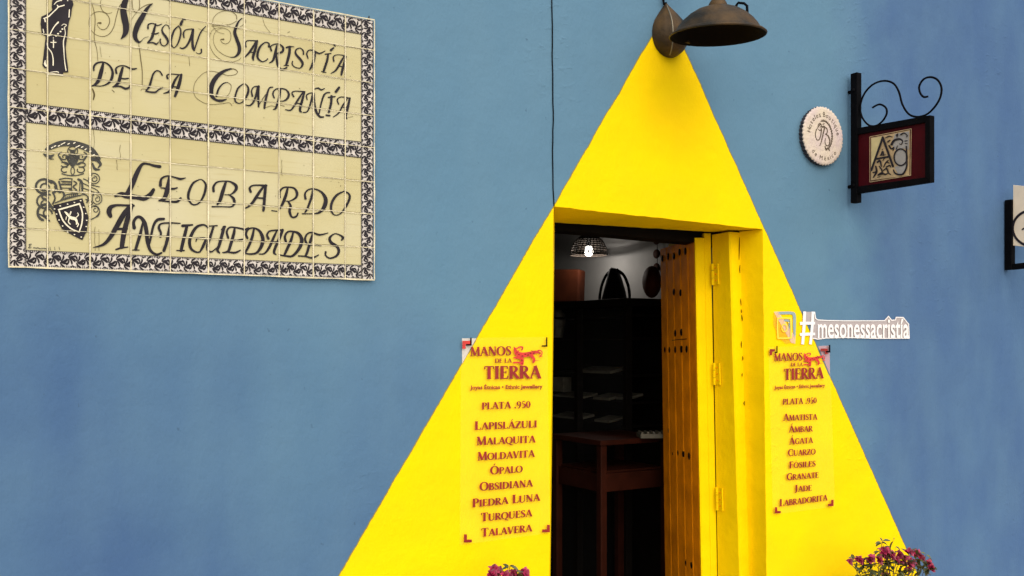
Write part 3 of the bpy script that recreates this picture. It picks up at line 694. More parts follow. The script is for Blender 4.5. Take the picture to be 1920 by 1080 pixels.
SC_ = [
 [(500,115,14),(490,115,16),(420,140,28),(340,200,42),(290,280,48),(275,350,46),(285,420,36),(330,462,22),(390,472,26),(450,455,8)],
 [(335,420,20),(360,340,18),(410,280,12),(460,265,6)],
 [(640,280,8),(580,330,18),(550,410,18),(545,470,16),(580,500,10),(630,485,12),(680,410,22),(695,340,20),(670,290,10),(640,282,8)],
 [(740,420,18),(730,360,14),(760,315,10),(815,310,14)],[(800,315,16),(780,410,20),(750,490,18),(710,525,14),(665,520,8)],[(810,310,22),(805,400,26),(810,540,16)],[(968,320,12),(930,330,14),(905,400,22),(885,480,24),(875,555,20)],[(815,520,7),(850,460,6),(890,400,6)],
 [(985,440,14),(970,390,16),(1000,345,12),(1060,335,12),(1120,350,14),(1150,400,22),(1130,450,20),(1090,475,12),(1045,475,6)],[(1055,340,16),(1045,420,24),(1020,510,22),(1000,560,20),(975,570,8)],
 [(1205,425,16),(1185,385,14),(1220,365,10),(1330,370,12)],[(1310,375,12),(1260,450,20),(1200,545,18),(1165,580,14),(1110,572,8)],[(1325,375,18),(1300,470,24),(1275,570,24),(1290,600,14)],[(1240,500,10),(1290,505,10)],
 [(1355,460,12),(1350,410,14),(1395,385,10),(1430,390,16)],[(1415,400,14),(1395,500,18),(1360,590,14),(1310,605,10)],[(1430,390,22),(1435,500,26),(1460,600,24),(1500,652,20),(1540,655,14)],[(1490,620,12),(1510,520,16),(1540,420,18),(1570,385,14),(1610,380,12)],[(1440,340,12),(1480,330,14),(1515,350,14),(1550,335,10)],
 [(1630,420,22),(1625,500,24),(1600,600,22)],[(1595,435,14),(1670,425,12)],[(1570,635,16),(1610,640,16)],[(1680,370,26),(1715,325,24)],
 [(1710,510,14),(1695,460,14),(1740,430,10),(1840,445,12)],[(1810,445,10),(1760,520,16),(1710,610,14),(1650,655,8)],[(1835,445,20),(1815,540,26),(1790,640,24),(1800,670,18)],[(1740,545,8),(1810,545,10)]]
SCthin = [
 [(390,165,6),(460,188,6),(540,180,6),(572,150,7),(545,120,9),(500,112,10)],[(380,160,5),(270,140,5),(180,170,5),(100,260,5),(78,350,5),(100,430,5),(180,490,5),(270,515,5),(400,505,5),(480,495,5),(510,530,5)],[(460,265,6),(500,300,6),(490,370,5),(450,430,5)],[(890,550,5),(950,530,5),(1000,540,5)],[(1050,520,4),(1100,535,5)],[(1820,660,4),(1870,650,4)]]
SD_ = [
 [(755,120,28),(700,112,24),(640,95,18),(580,95,24),(530,170,40),(480,290,44),(440,370,44),(400,420,28)],[(305,418,20),(360,400,40),(420,415,50),(520,430,40),(600,440,44),(660,400,38),(690,355,30)],
 [(850,220,18),(835,330,40),(800,440,36),(745,465,12)],[(760,310,28),(770,245,20),(830,215,14),(910,230,14),(960,245,20),(1015,235,8)],[(765,335,10),(880,345,18),(930,335,12)],[(745,465,12),(850,475,16),(930,475,22),(965,440,20)],
 [(1160,250,8),(1090,290,20),(1045,390,24),(1050,460,20),(1090,505,14),(1150,490,14),(1200,410,22),(1220,310,20),(1190,260,12),(1160,250,8)],
 [(255,620,34),(240,580,46),(255,535,40),(310,512,22),(400,512,18),(490,515,20)],[(450,515,20),(390,600,44),(310,740,44),(250,840,36),(180,910,24),(80,940,6)],[(470,515,36),(430,640,44),(390,800,46),(370,930,40)],[(310,960,14),(360,945,18),(430,935,10)],[(310,752,22),(420,750,22)],
 [(495,740,32),(490,680,26),(520,635,26),(560,635,28),(600,690,36),(620,780,36),(630,880,34),(660,970,26),(720,1010,22),(770,995,18)],[(580,690,14),(560,790,28),(530,890,28),(510,960,26)],[(480,965,10),(545,965,10)],[(640,940,12),(660,850,20),(690,720,22),(730,660,26),(795,650,22)],
 [(760,830,18),(765,790,20),(745,740,24),(765,700,16),(850,690,14),(960,695,10)],[(860,690,18),(845,790,30),(820,900,28),(795,970,28)],
 [(1030,720,26),(1010,800,30),(985,900,30),(970,970,28)],[(985,720,26),(1085,710,14)],[(925,970,10),(1000,970,14)],
 [(1245,740,16),(1200,710,16),(1130,730,24),(1080,800,28),(1055,880,28),(1070,950,24),(1120,985,16),(1160,985,14)],[(1130,845,14),(1215,850,20),(1195,920,26),(1160,985,14)],[(1130,845,14),(1120,880,8)],
 [(1250,722,10),(1335,718,12)]]
SE_ = [
 [(60,275,24),(60,225,22),(95,180,16),(160,168,12),(240,175,16),(300,220,30),(290,270,26),(240,310,10),(180,312,8)],[(220,310,10),(270,350,24),(280,400,26),(250,440,14),(150,440,10),(45,440,14)],[(190,180,22),(160,270,34),(130,370,32),(100,415,18)],
 [(455,280,24),(445,240,20),(490,212,14),(625,215,18)],[(600,215,16),(545,290,26),(480,390,26),(430,440,16),(390,458,12)],[(615,215,26),(605,320,28),(595,450,26),(590,480,24)],[(500,345,14),(600,350,14)],
 [(765,340,20),(765,280,20),(800,240,16),(850,232,14),(920,245,18),(950,300,26),(930,350,20),(870,380,10),(830,380,8)],[(850,240,18),(830,320,28),(795,410,26),(765,460,16)],[(680,482,10),(735,490,10)],[(850,380,12),(880,430,24),(870,490,26),(895,550,18),(940,545,18),(960,510,14)],
 [(1040,355,22),(1035,300,18),(1070,260,14),(1130,250,12),(1210,285,20),(1255,360,36),(1240,440,38),(1190,500,22),(1120,515,10),(1005,515,10)],[(1120,260,18),(1100,350,22),(1060,460,20),(1035,500,14)],
 [(1450,275,10),(1370,320,22),(1320,400,24),(1315,480,20),(1350,528,10),(1410,515,12),(1470,440,20),(1510,350,22),(1500,300,16),(1450,275,10)],
 [(60,650,20),(25,760,26),(-5,850,26),(0,905,22),(40,920,14),(90,880,10)],[(170,660,30),(150,740,30),(120,850,28),(100,900,26),(122,932,16)],[(145,685,14),(180,655,24)],
 [(215,770,22),(200,710,20),(225,665,16),(280,660,14),(380,680,18)],[(285,665,18),(275,730,28),(240,850,28),(215,915,24),(155,930,10)],[(260,800,10),(310,795,10),(365,790,18)],[(215,925,14),(290,930,20),(345,905,12)],
 [(420,775,22),(405,730,22),(430,680,18),(490,668,14),(550,700,24),(585,780,34),(570,860,32),(520,930,22),(450,945,16),(385,935,12)],[(490,680,18),(470,770,26),(430,870,24),(400,925,20)],[(385,690,16),(430,665,12)],
 [(645,780,24),(630,740,20),(660,700,16),(740,690,14),(800,690,16)],[(735,695,14),(700,770,24),(650,880,24),(600,940,16),(545,945,10)],[(795,690,26),(765,770,28),(720,870,26),(705,930,24),(725,950,12)],[(690,820,16),(750,815,16)],
 [(830,810,24),(820,760,22),(850,710,18),(910,705,16),(970,730,26),(1000,800,34),(970,890,30),(900,965,22),(830,965,16),(765,955,12)],[(910,710,18),(885,800,26),(840,900,26),(815,955,20)],
 [(1050,830,22),(1035,780,20),(1060,730,16),(1110,715,14),(1190,740,18),(1280,720,8)],[(1120,720,16),(1095,800,26),(1060,920,24),(1040,965,20)],[(1100,850,8),(1150,850,10),(1205,855,10)],[(965,965,12),(1040,970,14),(1110,985,18),(1180,955,10)],
 [(1425,795,16),(1440,770,22),(1400,740,14),(1350,730,12),(1300,770,24),(1310,820,28),(1370,860,26),(1395,910,26),(1370,965,22),(1300,990,16),(1255,960,16),(1255,925,20)]]
script('lettering', M['ink'], [(A_, SA_[:13]), (B_, SB_)], sgn); script('lettering', M['ink'], [(A_, SA_[13:]), (C_, SC_)], sgn)
script('lettering', M['ink'], [(D_, SD_[:7]), (E_, SE_[:14])], sgn); script('lettering', M['ink'], [(D_, SD_[7:]), (E_, SE_[14:])], sgn)
script('flourishes', M['thinink'], [(A_, SAthin), (B_, SBthin), (C_, SCthin)], sgn, ST-.0008)
# the friar
G_ = (60, 0, 7.2); f = onwall(ST-.0012, *G_)
mb = MB()
blot(mb, [(275,-10),(265,90),(275,130),(220,180),(125,225),(115,320),(130,450),(185,490),(160,700),(140,880),(165,915),(210,920),(215,950),(240,985),(330,985),(360,1005),(410,1010),(425,975),(490,975),(485,900),(465,750),(455,640),(475,500),(485,380),(500,290),(530,200),(540,110),(560,60),(545,0),(520,-70),(460,-140),(380,-150),(310,-90)][::-1], f)
fri = obj('friar_figure', mb, M['ink'], sgn)
f2 = onwall(ST-.0027, *G_); mb = MB()
for s in ([(155,250,12),(220,225,16),(280,170,14),(350,100,14),(340,70,12)],[(350,95,16),(435,70,14)],[(180,290,18),(170,250,14)],[(505,130,12),(500,230,16)],[(355,300,20),(300,360,14),(250,450,14),(240,470,14),(150,460,10)],[(215,485,12),(270,470,12)],[(150,395,10),(160,440,12)],
          [(400,345,6),(430,325,9),(465,340,9),(440,365,9)],[(435,370,10),(450,450,10),(425,560,14),(430,680,14),(435,770,10),(445,860,12),(460,950,14)],[(290,540,14),(290,640,14)],[(255,572,12),(325,572,12)],[(288,508,10),(290,516,10)],
          [(205,580,12),(215,640,12),(265,710,12),(285,800,14),(285,880,16)],[(178,815,8),(175,860,26),(190,888,24)],[(250,975,6),(330,968,12),(360,978,10)],[(200,1000,8),(300,1004,10),(420,1020,8)],[(300,60,8),(340,20,12),(400,5,12)],[(330,-60,8),(400,-90,10)],[(480,-10,12),(482,10,12)]): ribbon(mb, s, f2)
for x, y in ((410,392),(385,425),(352,455),(325,485)): ribbon(mb, [(x-4,y,18),(x+4,y,18)], f2)
obj('pale_lines', mb, M['whiteink'], fri)
# the coat of arms
Fc = (50, 250, 4.694); f = onwall(ST-.0012, *Fc); mb = MB()
blot(mb, [(232,632),(360,600),(490,570),(520,660),(545,740),(530,860),(490,940),(400,895),(310,840),(265,760)][::-1], f)
crest = obj('crest', mb, M['ink'], sgn)
mb = MB()
ribbon(mb, [(168,140,16),(210,122,42),(290,92,50),(380,86,52),(480,108,54),(570,150,54),(640,222,24)], f)
ribbon(mb, [(150,182,12),(175,196,26),(205,205,30),(240,188,10)], f); ribbon(mb, [(235,225,8),(205,222,10),(195,200,8)], f)
ribbon(mb, [(575,225,34),(620,235,30),(650,272,24),(630,300,10)], f); ribbon(mb, [(580,265,14),(600,312,24),(640,318,12)], f)
def arc(cx, cy, rx, ry, a0, a1, w_, n=14, spiral=0):
    return [(cx+rx*(1-spiral*i/n)*math.cos(R(a0+(a1-a0)*i/n)), cy+ry*(1-spiral*i/n)*math.sin(R(a0+(a1-a0)*i/n)), w_) for i in range(n+1)]
cr = random.Random(2)
ribbon(mb, arc(405,155,44,40,0,360,9), f, 2)
for k in range(4): ribbon(mb, [(372+6*k,140+12*k,7),(405,150+10*k,9),(440-6*k,138+13*k,7)], f, 4)
for sg in (-1, 1):
    cx = 405
    ribbon(mb, arc(cx+sg*75,205,36,30,90-sg*90,90-sg*90+sg*400,10,18,.7), f, 2)
    ribbon(mb, arc(cx+sg*45,230,34,46,90-sg*60,90+sg*220,13,14,.4), f, 2)
    ribbon(mb, [(cx+sg*20,190,16),(cx+sg*40,225,22),(cx+sg*22,265,18),(cx,298,10)], f)
    ribbon(mb, arc(cx+sg*75,275,40,22,180-sg*60,180-sg*60-sg*260,10,14,.2), f, 2)
    ribbon(mb, arc(cx+sg*68,322,38,28,-60,200 if sg > 0 else -300,10,14,.3), f, 2)
    ribbon(mb, [(cx+sg*100,165,10),(cx+sg*125,190,12),(cx+sg*105,230,10),(cx+sg*85,255,10)], f)
    ribbon(mb, [(cx+sg*95,355,10),(cx+sg*45,368,9),(cx,372,9)], f)
ribbon(mb, arc(405,330,16,34,0,360,8), f, 2)
for a in range(5): ribbon(mb, [(385+10*a,200,8),(388+9*a,240+cr.uniform(-8,8),10),(396+4*a,280,6)], f, 4)
# helmet
for s in ([(290,405,12),(340,395,10),(400,400,10)],[(285,425,18),(300,480,16),(300,520,12)],[(300,450,10),(392,452,10)],[(305,420,9),(395,425,9)],[(300,480,8),(390,482,8)],[(310,500,14),(330,540,20),(320,570,12)],[(455,405,20),(485,430,20),(490,520,16)],[(400,400,8),(395,460,8),(400,520,8)],[(415,420,10),(440,440,12),(410,470,12),(440,500,12),(415,520,8)],[(470,420,8),(465,520,9)],[(378,490,20),(384,492,20)]): ribbon(mb, s, f)
for k in range(8): ribbon(mb, [(312+11*k,426,5),(312+11*k,450,5)], f, 2)
for k in range(7): ribbon(mb, [(340+17*k,582-5*k,7),(346+17*k,560-5*k,10)], f, 2)
ribbon(mb, [(250,612,9),(330,580,12),(420,556,12),(510,535,8)], f); ribbon(mb, [(300,585,8),(350,540,10),(450,530,10)], f)
# mantling, heavy on the left and light on the right
for s in (arc(150,470,78,70,-30,-330,20,20,.25), arc(155,480,46,44,-10,-320,14,18,.55), arc(205,480,60,62,-120,40,22,12,.1), arc(165,600,82,70,-60,-300,16,18,.2), arc(150,620,40,50,-100,250,13,18,.5), arc(165,700,76,78,-20,-250,22,18,.15), arc(180,705,44,46,0,-300,14,18,.5), arc(160,560,34,30,0,330,10,14,.5),
          [(230,520,16),(250,570,14),(230,620,16)],[(130,560,10),(180,590,14),(220,640,12)],[(110,710,10),(150,730,16),(200,770,14)],[(250,470,20),(270,500,22),(290,520,14)]): ribbon(mb, s, f, 3)
for s in (arc(590,400,56,50,-120,250,8,20,.25), arc(594,402,30,28,-90,300,8,16,.6), arc(618,575,48,55,-150,230,8,20,.2), arc(622,578,26,30,-100,300,7,16,.6), arc(600,690,46,56,-170,60,8,16,.1), arc(606,672,28,30,-120,280,7,16,.6),
          [(500,400,9),(540,420,9),(560,450,8),(640,470,8)],[(500,440,8),(560,470,8),(620,500,8),(650,540,7)],[(495,480,8),(560,505,8),(600,520,7)],[(545,640,8),(580,620,8),(560,590,8)],[(560,760,8),(610,735,9),(645,690,8)],[(500,530,10),(540,560,12),(530,610,12)],[(520,580,10),(560,600,8)]): ribbon(mb, s, f, 3)
obj('crest_ornament', mb, M['greyink'], crest)
mb = MB(); f2 = onwall(ST-.0027, *Fc)
for s in ([(282,672,14),(370,647,13),(465,620,14)],[(465,620,12),(490,700,12),(486,790,12),(462,868,10)],[(282,672,12),(322,770,12),(390,838,12),(462,868,8)],
          [(335,690,8),(352,705,18),(372,728,20),(395,745,26),(425,752,26),(440,775,18),(438,800,10)],[(375,745,10),(368,780,9),(385,800,8)],[(440,780,10),(455,800,10),(445,822,8)],[(430,745,6),(455,720,8),(448,700,6)],[(390,690,10),(382,712,12)],[(350,735,8),(345,760,6)]): ribbon(mb, s, f2)
for x, y in ((245,665),(295,638),(360,622),(420,608),(475,592),(262,710),(285,762),(316,815),(360,868),(420,890),(480,912),(502,650),(520,705),(528,765),(524,820)): ribbon(mb, [(x-2,y,9),(x+3,y+1,9)], f2, 2)
for x, y in ((225,125),(250,112),(285,110),(330,85),(370,92),(420,85),(460,110),(490,120),(520,140),(560,160),(590,190),(310,95),(440,120)): ribbon(mb, [(x-6,y+3,10),(x+7,y-4,7)], f2, 2)
obj('pale_lines', mb, M['whiteink'], crest)
mb = MB(); f = onwall(ST-.0012, *Fc)
ribbon(mb, [(42,975,7),(22,978,7),(28,992,6),(16,1008,6),(40,1006,6)], f); ribbon(mb, [(25,990,5),(38,990,5)], f)
q = [(58+i*6, 1006+(5 if i % 2 else -4)+i*.5+cr.uniform(-3, 3), 4) for i in range(24)]; ribbon(mb, q, f, 4)
for x in (205, 245, 285): ribbon(mb, [(x,1000,4),(x+5,1026,4)], f, 2)
obj('signature', mb, M['greyink'], sgn)
# specks and stains in the glaze
mb = MB(); f = onwall(ST-.0009)
for _ in range(70):
    x, y = cr.uniform(55, 670), cr.uniform(10, 465); ribbon(mb, [(x, y, cr.uniform(.4, 1.3)), (x+cr.uniform(-.8, 1.2), y+cr.uniform(-.5, 1.5), cr.uniform(.4, 1.0))], f, 2)
for x0, y0, y1 in ((176, 240, 290), (172, 300, 330), (186, 430, 470), (178, 425, 470), (219, 300, 318), (225, 272, 300), (529, 300, 330)):
    ribbon(mb, [(x0+cr.uniform(-1, 1), y0+(y1-y0)*k/5, cr.uniform(.5, 1.0)) for k in range(6)], f, 3)
obj('glaze_stain', mb, M['thinink'], sgn)
# ------------------------------------------------------------------ roman capitals
T_, t_ = .185, .075
def el(cx, cy, rx, ry, a0, a1, wv, wh, n=16):
    """part of a bowl: heavy on the vertical sides, thin at top and bottom"""
    o = []
    for i in range(n+1):
        a = R(a0+(a1-a0)*i/n); o.append((cx+rx*math.cos(a), cy+ry*math.sin(a), wh+(wv-wh)*abs(math.cos(a))**1.5))
    return o
def sf(x, y, w_=.15): s = 1 if y < .5 else -1; return [(x-w_, y+.028*s, .056), (x+w_, y+.028*s, .056)]
def ln(x0, y0, x1, y1, w_): return [(x0, y0, w_), (x1, y1, w_)]
GL = {
 'A': (.80, [ln(.08,.02,.40,.99,t_), ln(.38,1,.70,.02,T_), ln(.19,.36,.58,.36,.065), sf(.08,0,.12), sf(.70,0,.13)]),
 'B': (.66, [ln(.16,.0,.16,1,T_), el(.28,.76,.24,.215,90,-90,.15,.06), el(.28,.27,.30,.245,90,-90,.17,.06), ln(.03,.972,.30,.972,.056), ln(.03,.028,.30,.028,.056), ln(.16,.53,.30,.53,.05)]),
 'C': (.76, [el(.44,.5,.36,.475,48,312,T_,t_), ln(.69,.62,.70,.93,.07), ln(.69,.40,.72,.12,.04)]),
 'D': (.82, [ln(.16,0,.16,1,T_), el(.28,.5,.44,.47,90,-90,T_,.06), ln(.03,.972,.30,.972,.056), ln(.03,.028,.30,.028,.056)]),
 'E': (.62, [ln(.16,0,.16,1,T_), ln(.03,.97,.54,.97,.06), ln(.03,.03,.57,.03,.06), ln(.16,.52,.45,.52,.06), ln(.52,.98,.54,.78,.065), ln(.55,.02,.58,.24,.065), ln(.44,.40,.44,.64,.05)]),
 'F': (.58, [ln(.16,0,.16,1,T_), ln(.03,.97,.52,.97,.06), ln(.16,.50,.43,.50,.06), ln(.50,.98,.53,.76,.065), ln(.42,.38,.42,.62,.05), sf(.16,0)]),
 'G': (.80, [el(.44,.5,.36,.475,48,300,T_,t_), ln(.69,.66,.70,.93,.06), ln(.66,.06,.66,.44,.15), ln(.52,.44,.78,.44,.056)]),
 'I': (.36, [ln(.18,0,.18,1,T_), sf(.18,0), sf(.18,1)]),
 'J': (.40, [[(.22,1,T_),(.22,.3,T_),(.20,.06,.15),(.10,-.08,.09),(.0,-.08,.09)], sf(.22,1)]),
 'L': (.60, [ln(.16,0,.16,1,T_), sf(.16,1), ln(.03,.03,.55,.03,.06), ln(.53,.02,.57,.26,.065)]),
 'M': (.98, [ln(.12,.0,.16,1,t_), ln(.16,1,.48,.04,T_), ln(.47,.03,.80,1,t_), ln(.81,1,.85,0,T_), sf(.12,0,.11), sf(.85,0,.13), ln(.04,.972,.2,.972,.056), ln(.78,.972,.94,.972,.056)]),
 'N': (.82, [ln(.13,0,.13,1,t_), ln(.12,1,.69,.0,T_), ln(.69,0,.69,1,t_), sf(.13,0,.11), sf(.69,1,.11), ln(.02,.972,.18,.972,.056)]),
 'O': (.88, [el(.44,.5,.355,.475,90,450,T_,.065,24)]),
 'P': (.62, [ln(.16,0,.16,1,T_), el(.28,.72,.27,.25,90,-90,.16,.06), sf(.16,0), ln(.03,.972,.30,.972,.056), ln(.16,.47,.30,.47,.05)]),
 'Q': (.88, [el(.44,.5,.355,.475,90,450,T_,.065,24), [(.40,.06,.06),(.62,-.12,.13),(.90,-.20,.06)]]),
 'R': (.72, [ln(.16,0,.16,1,T_), el(.28,.74,.26,.23,90,-90,.16,.06), sf(.16,0), ln(.03,.972,.30,.972,.056), ln(.16,.51,.30,.51,.05), ln(.32,.50,.66,.02,T_*.9), ln(.58,.028,.76,.028,.056)]),
 'S': (.56, [[(.48,.80,.07),(.42,.94,.08),(.27,.97,.07),(.12,.87,.13),(.13,.70,.16),(.30,.53,.18),(.45,.36,.17),(.46,.16,.13),(.30,.03,.07),(.14,.05,.08),(.07,.22,.07)], ln(.49,.98,.48,.74,.05), ln(.06,.0,.06,.28,.05)]),
 'T': (.70, [ln(.35,0,.35,1,T_), sf(.35,0), ln(.04,.97,.66,.97,.06), ln(.04,.98,.03,.76,.065), ln(.66,.98,.67,.76,.065)]),
 'U': (.80, [[(.16,1,T_),(.16,.4,T_),(.18,.16,.16),(.32,.02,.09),(.48,.03,.08),(.62,.16,.08),(.66,.4,.075),(.66,1,.075)], sf(.16,1), sf(.66,1,.11)]),
 'V': (.76, [ln(.10,1,.38,.02,T_), ln(.38,.0,.66,1,t_), sf(.10,1,.12), sf(.66,1,.11)]),
 'Z': (.66, [ln(.56,.96,.08,.04,T_), ln(.06,.97,.60,.97,.06), ln(.06,.03,.62,.03,.06), ln(.06,.98,.06,.78,.06), ln(.61,.02,.63,.24,.06)]),
 '9': (.56, [el(.27,.68,.19,.28,0,360,.15,.06), [(.46,.68,.15),(.44,.35,.14),(.30,.06,.10),(.14,.0,.06)]]),
 '5': (.54, [ln(.16,.96,.46,.96,.10), ln(.16,.98,.13,.56,.055), [(.13,.55,.06),(.28,.60,.08),(.44,.46,.15),(.44,.22,.15),(.28,.03,.08),(.10,.06,.09)]]),
 '0': (.58, [el(.28,.49,.20,.46,90,450,.16,.06,20)]),
 '.': (.30, [ln(.05,.085,.23,.085,.17)]), ' ': (.34, []),
}
def glyphs(s, small):
    out = []; x = 0; first = True
    for ch in s:
        acc = ch in 'ÁÓÍ'; c = {'Á': 'A', 'Ó': 'O', 'Í': 'I'}.get(ch, ch)
        wd_, st = GL[c]; k = 1 if (first or ch == ' ' or c in '.950') else small
        if s.startswith('PLATA'): k = 1
        out.append((x, k, st, acc)); x += (wd_+.03)*k
        first = ch == ' '
    return out, x
def capline(mb, s, l, r, cap, Y, small=.80, wmul=1.0):
    gl, tot = glyphs(s, small)
    sx = math.hypot(r[0]-l[0], 0)/tot
    def mk(x0, k):
        def f(x, y, h):
            X = l[0]+(x0+x*k)*sx; b = l[1]+(r[1]-l[1])*(X-l[0])/(r[0]-l[0]); return P(X, b-y*k*cap, Y-h)
        return f
    for x0, k, st, acc in gl:
        f = mk(x0, k)
        for q in st: ribbon(mb, q, f, 3, rounded=len(q) > 2 and False, wmul=wmul, straight=len(q) > 11)
        if acc: ribbon(mb, ln(.36, 1.10, .52, 1.30, .11), f, 2, rounded=False)
def fontmesh(s, bold=.0):
    cu = bpy.data.curves.new('t', 'FONT'); cu.body = s; cu.offset = bold; cu.resolution_u = 3
    o = bpy.data.objects.new('t', cu); C.objects.link(o)
    dg = bpy.context.evaluated_depsgraph_get(); me = bpy.data.meshes.new_from_object(o.evaluated_get(dg))
    v = [tuple(q.co) for q in me.vertices]; f = [tuple(p.vertices) for p in me.polygons]
    bpy.data.objects.remove(o); bpy.data.curves.remove(cu); bpy.data.meshes.remove(me); return v, f
def fline(mb, s, l, r, cap, Y, bold=0, maph=None):
    v, f = fontmesh(s, bold); x0 = min(q[0] for q in v); x1 = max(q[0] for q in v); n = len(mb.v); sx = (r[0]-l[0])/(x1-x0)
    for q in v:
        X = l[0]+(q[0]-x0)*sx; b = l[1]+(r[1]-l[1])*(X-l[0])/(r[0]-l[0]); mb.v.append(tuple(P(X, b-q[1]/.729*cap, Y)))
    for p in f: mb.f.append(tuple(n+i for i in p)); mb.sm.append(False)
JAG = [[(985,245,14),(1000,290,50),(1030,350,80),(1100,380,92),(1190,375,84),(1280,355,74),(1350,330,56),(1410,335,36),(1450,350,20)],
 [(1380,320,30),(1430,298,22),(1472,325,18),(1465,380,18),(1425,402,16),(1480,412,10)],[(1410,345,20),(1430,350,20)],[(975,245,16),(1025,268,18),(1075,240,24),(1130,245,26),(1118,290,24)],[(985,300,20),(1020,320,30),(1060,310,24)],
 [(1100,420,60),(1125,470,58),(1120,535,56)],[(975,430,20),(1030,425,40),(1080,430,40)],[(975,515,34),(1040,512,26),(1100,520,40)],[(1280,390,60),(1330,450,50),(1322,505,40)],[(1330,490,16),(1370,480,10),(1420,475,6)]]
SPOT = [[(1060,370,12),(1075,378,12)],[(1120,400,12),(1135,396,12)],[(1170,365,12),(1185,372,12)],[(1220,385,12),(1235,380,12)],[(1265,345,12),(1280,352,12)],[(1320,350,12),(1335,345,12)],[(1030,330,10),(1038,345,10)],[(1110,470,10),(1125,475,10)],[(1115,530,8),(1130,526,8)],[(1428,350,8),(1440,352,8)],[(1280,300,8),(1310,310,8)]]
def quadsheet(p, Y, th_):
    a = [P(x, y, Y) for x, y in p]; mb = MB(); mb.prism(a, [q+Vector((0, th_, 0)) for q in a]); return mb
def lmark(mb, x0, y0, x1, y1, wd_, kind, Y):
    """corner angle: kind names the corner where the two bars meet"""
    vx = x0 if 'l' in kind else x1-wd_; hy = y0 if 't' in kind else y1-wd_
    mb.face([P(x, y, Y) for x, y in ((vx, y0), (vx+wd_, y0), (vx+wd_, y1), (vx, y1))])
    mb.face([P(x, y, Y-.0002) for x, y in ((x0, hy), (x1, hy), (x1, hy+wd_), (x0, hy+wd_))])
def poster(label, corners, lines, joy, jag, marks, film):
    YP = -.0075
    p = thing('acrylic_sign', label, 'sign', P(*corners[3]))
    obj('panel', quadsheet(corners, YP, .004), M['acrylic'], p, bevel=.0008)
    YT = YP-.0012
    for s, l, r, cap, sm in lines: mb = MB(); capline(mb, s, l, r, cap, YT, sm, 1.32); obj('lettering', mb, M['red'], p)
    mb = MB()
    fline(mb, joy[0], joy[1], joy[2], joy[3], YT-.0003, .035)
    obj('lettering', mb, M['red'], p)
    (jx, jy, js, ox, oy) = jag
    fj = lambda x, y, h: P(ox+(x-jx)*js, oy+(y-jy)*js*JH, YT-h)
    mb = MB()
    for s in JAG: ribbon(mb, s, fj, 5)
    e = obj('animal_emblem', mb, M['brightred'], p)
    fj2 = lambda x, y, h: P(ox+(x-jx)*js, oy+(y-jy)*js*JH, YT-.0018-h); mb = MB()
    for s in SPOT: ribbon(mb, s, fj2, 3)
    obj('emblem_spots', mb, M['maroon'], e)
    for k, (x0, y0, x1, y1, w_, kind, m) in enumerate(marks):
        mb = MB(); lmark(mb, x0, y0, x1, y1, w_, kind, YT-.0005*(k+1)); obj('corner_mark', mb, M[m], p)
    mb = MB(); mb.face([P(x, y, -.0015) for x, y in film[0]]); obj('backing_film', mb, M[film[1]], p)
    for q in range(4):
        x = corners[q][0]+(6 if q in (0, 3) else -6); y = corners[q][1]+(6 if q < 2 else -6)
        mb = MB(); mb.tube([P(x, y, YP+.004), P(x, y, .001)], .003, 8); obj('standoff', mb, M['acrylic'], p)
JH = 1.0
poster('clear acrylic price sign in red letters left of the doorway, PLATA .950 down to TALAVERA', [(865, 633.5), (1027, 632), (1031.5, 999.5), (863, 1022)],
 [('MANOS', (881.8,667.6), (959,666), 16.9, 1), ('DE LA', (928,680.3), (959.8,679.9), 8, 1), ('TIERRA', (908,710.6), (1015,709.5), 24, 1), ('PLATA .950', (903.5,767.8), (995.4,764.5), 13, 1),
  ('LAPISLÁZULI', (890.3,806.1), (1007.5,801.3), 16, .82), ('MALAQUITA', (893.5,834.9), (1004.5,829.6), 16, .82), ('MOLDAVITA', (895.4,863.8), (1003,856.6), 16, .82), ('ÓPALO', (919.5,889.8), (980.4,885.5), 15.5, .82),
  ('OBSIDIANA', (899.5,920.4), (999.4,912.2), 16, .82), ('PIEDRA LUNA', (885.8,951.3), (1013,938.7), 16, .82), ('TURQUESA', (901.9,977.8), (998.2,968.1), 16, .82), ('TALAVERA', (902.6,1006.7), (998.2,996.3), 16, .82)],
 ('Joyas Étnicas • Ethnic Jewellery', (881.5, 730), (1017.5, 728), 7.5), (970, 225, .1065, 962.8, 649.0),
 [(867, 639, 882, 654, 6, 'tl', 'brightred'), (874, 633, 884.5, 648, 3, 'br', 'black'), (1015.5, 632.5, 1026.5, 650, 2.6, 'br', 'black'), (870, 1001.8, 884.6, 1017, 5.5, 'bl', 'red'), (1016.5, 984, 1031, 998, 5.5, 'br', 'red')],
 ([(866.5, 634.5), (893, 634.5), (866.5, 682)], 'acrylic_white'))
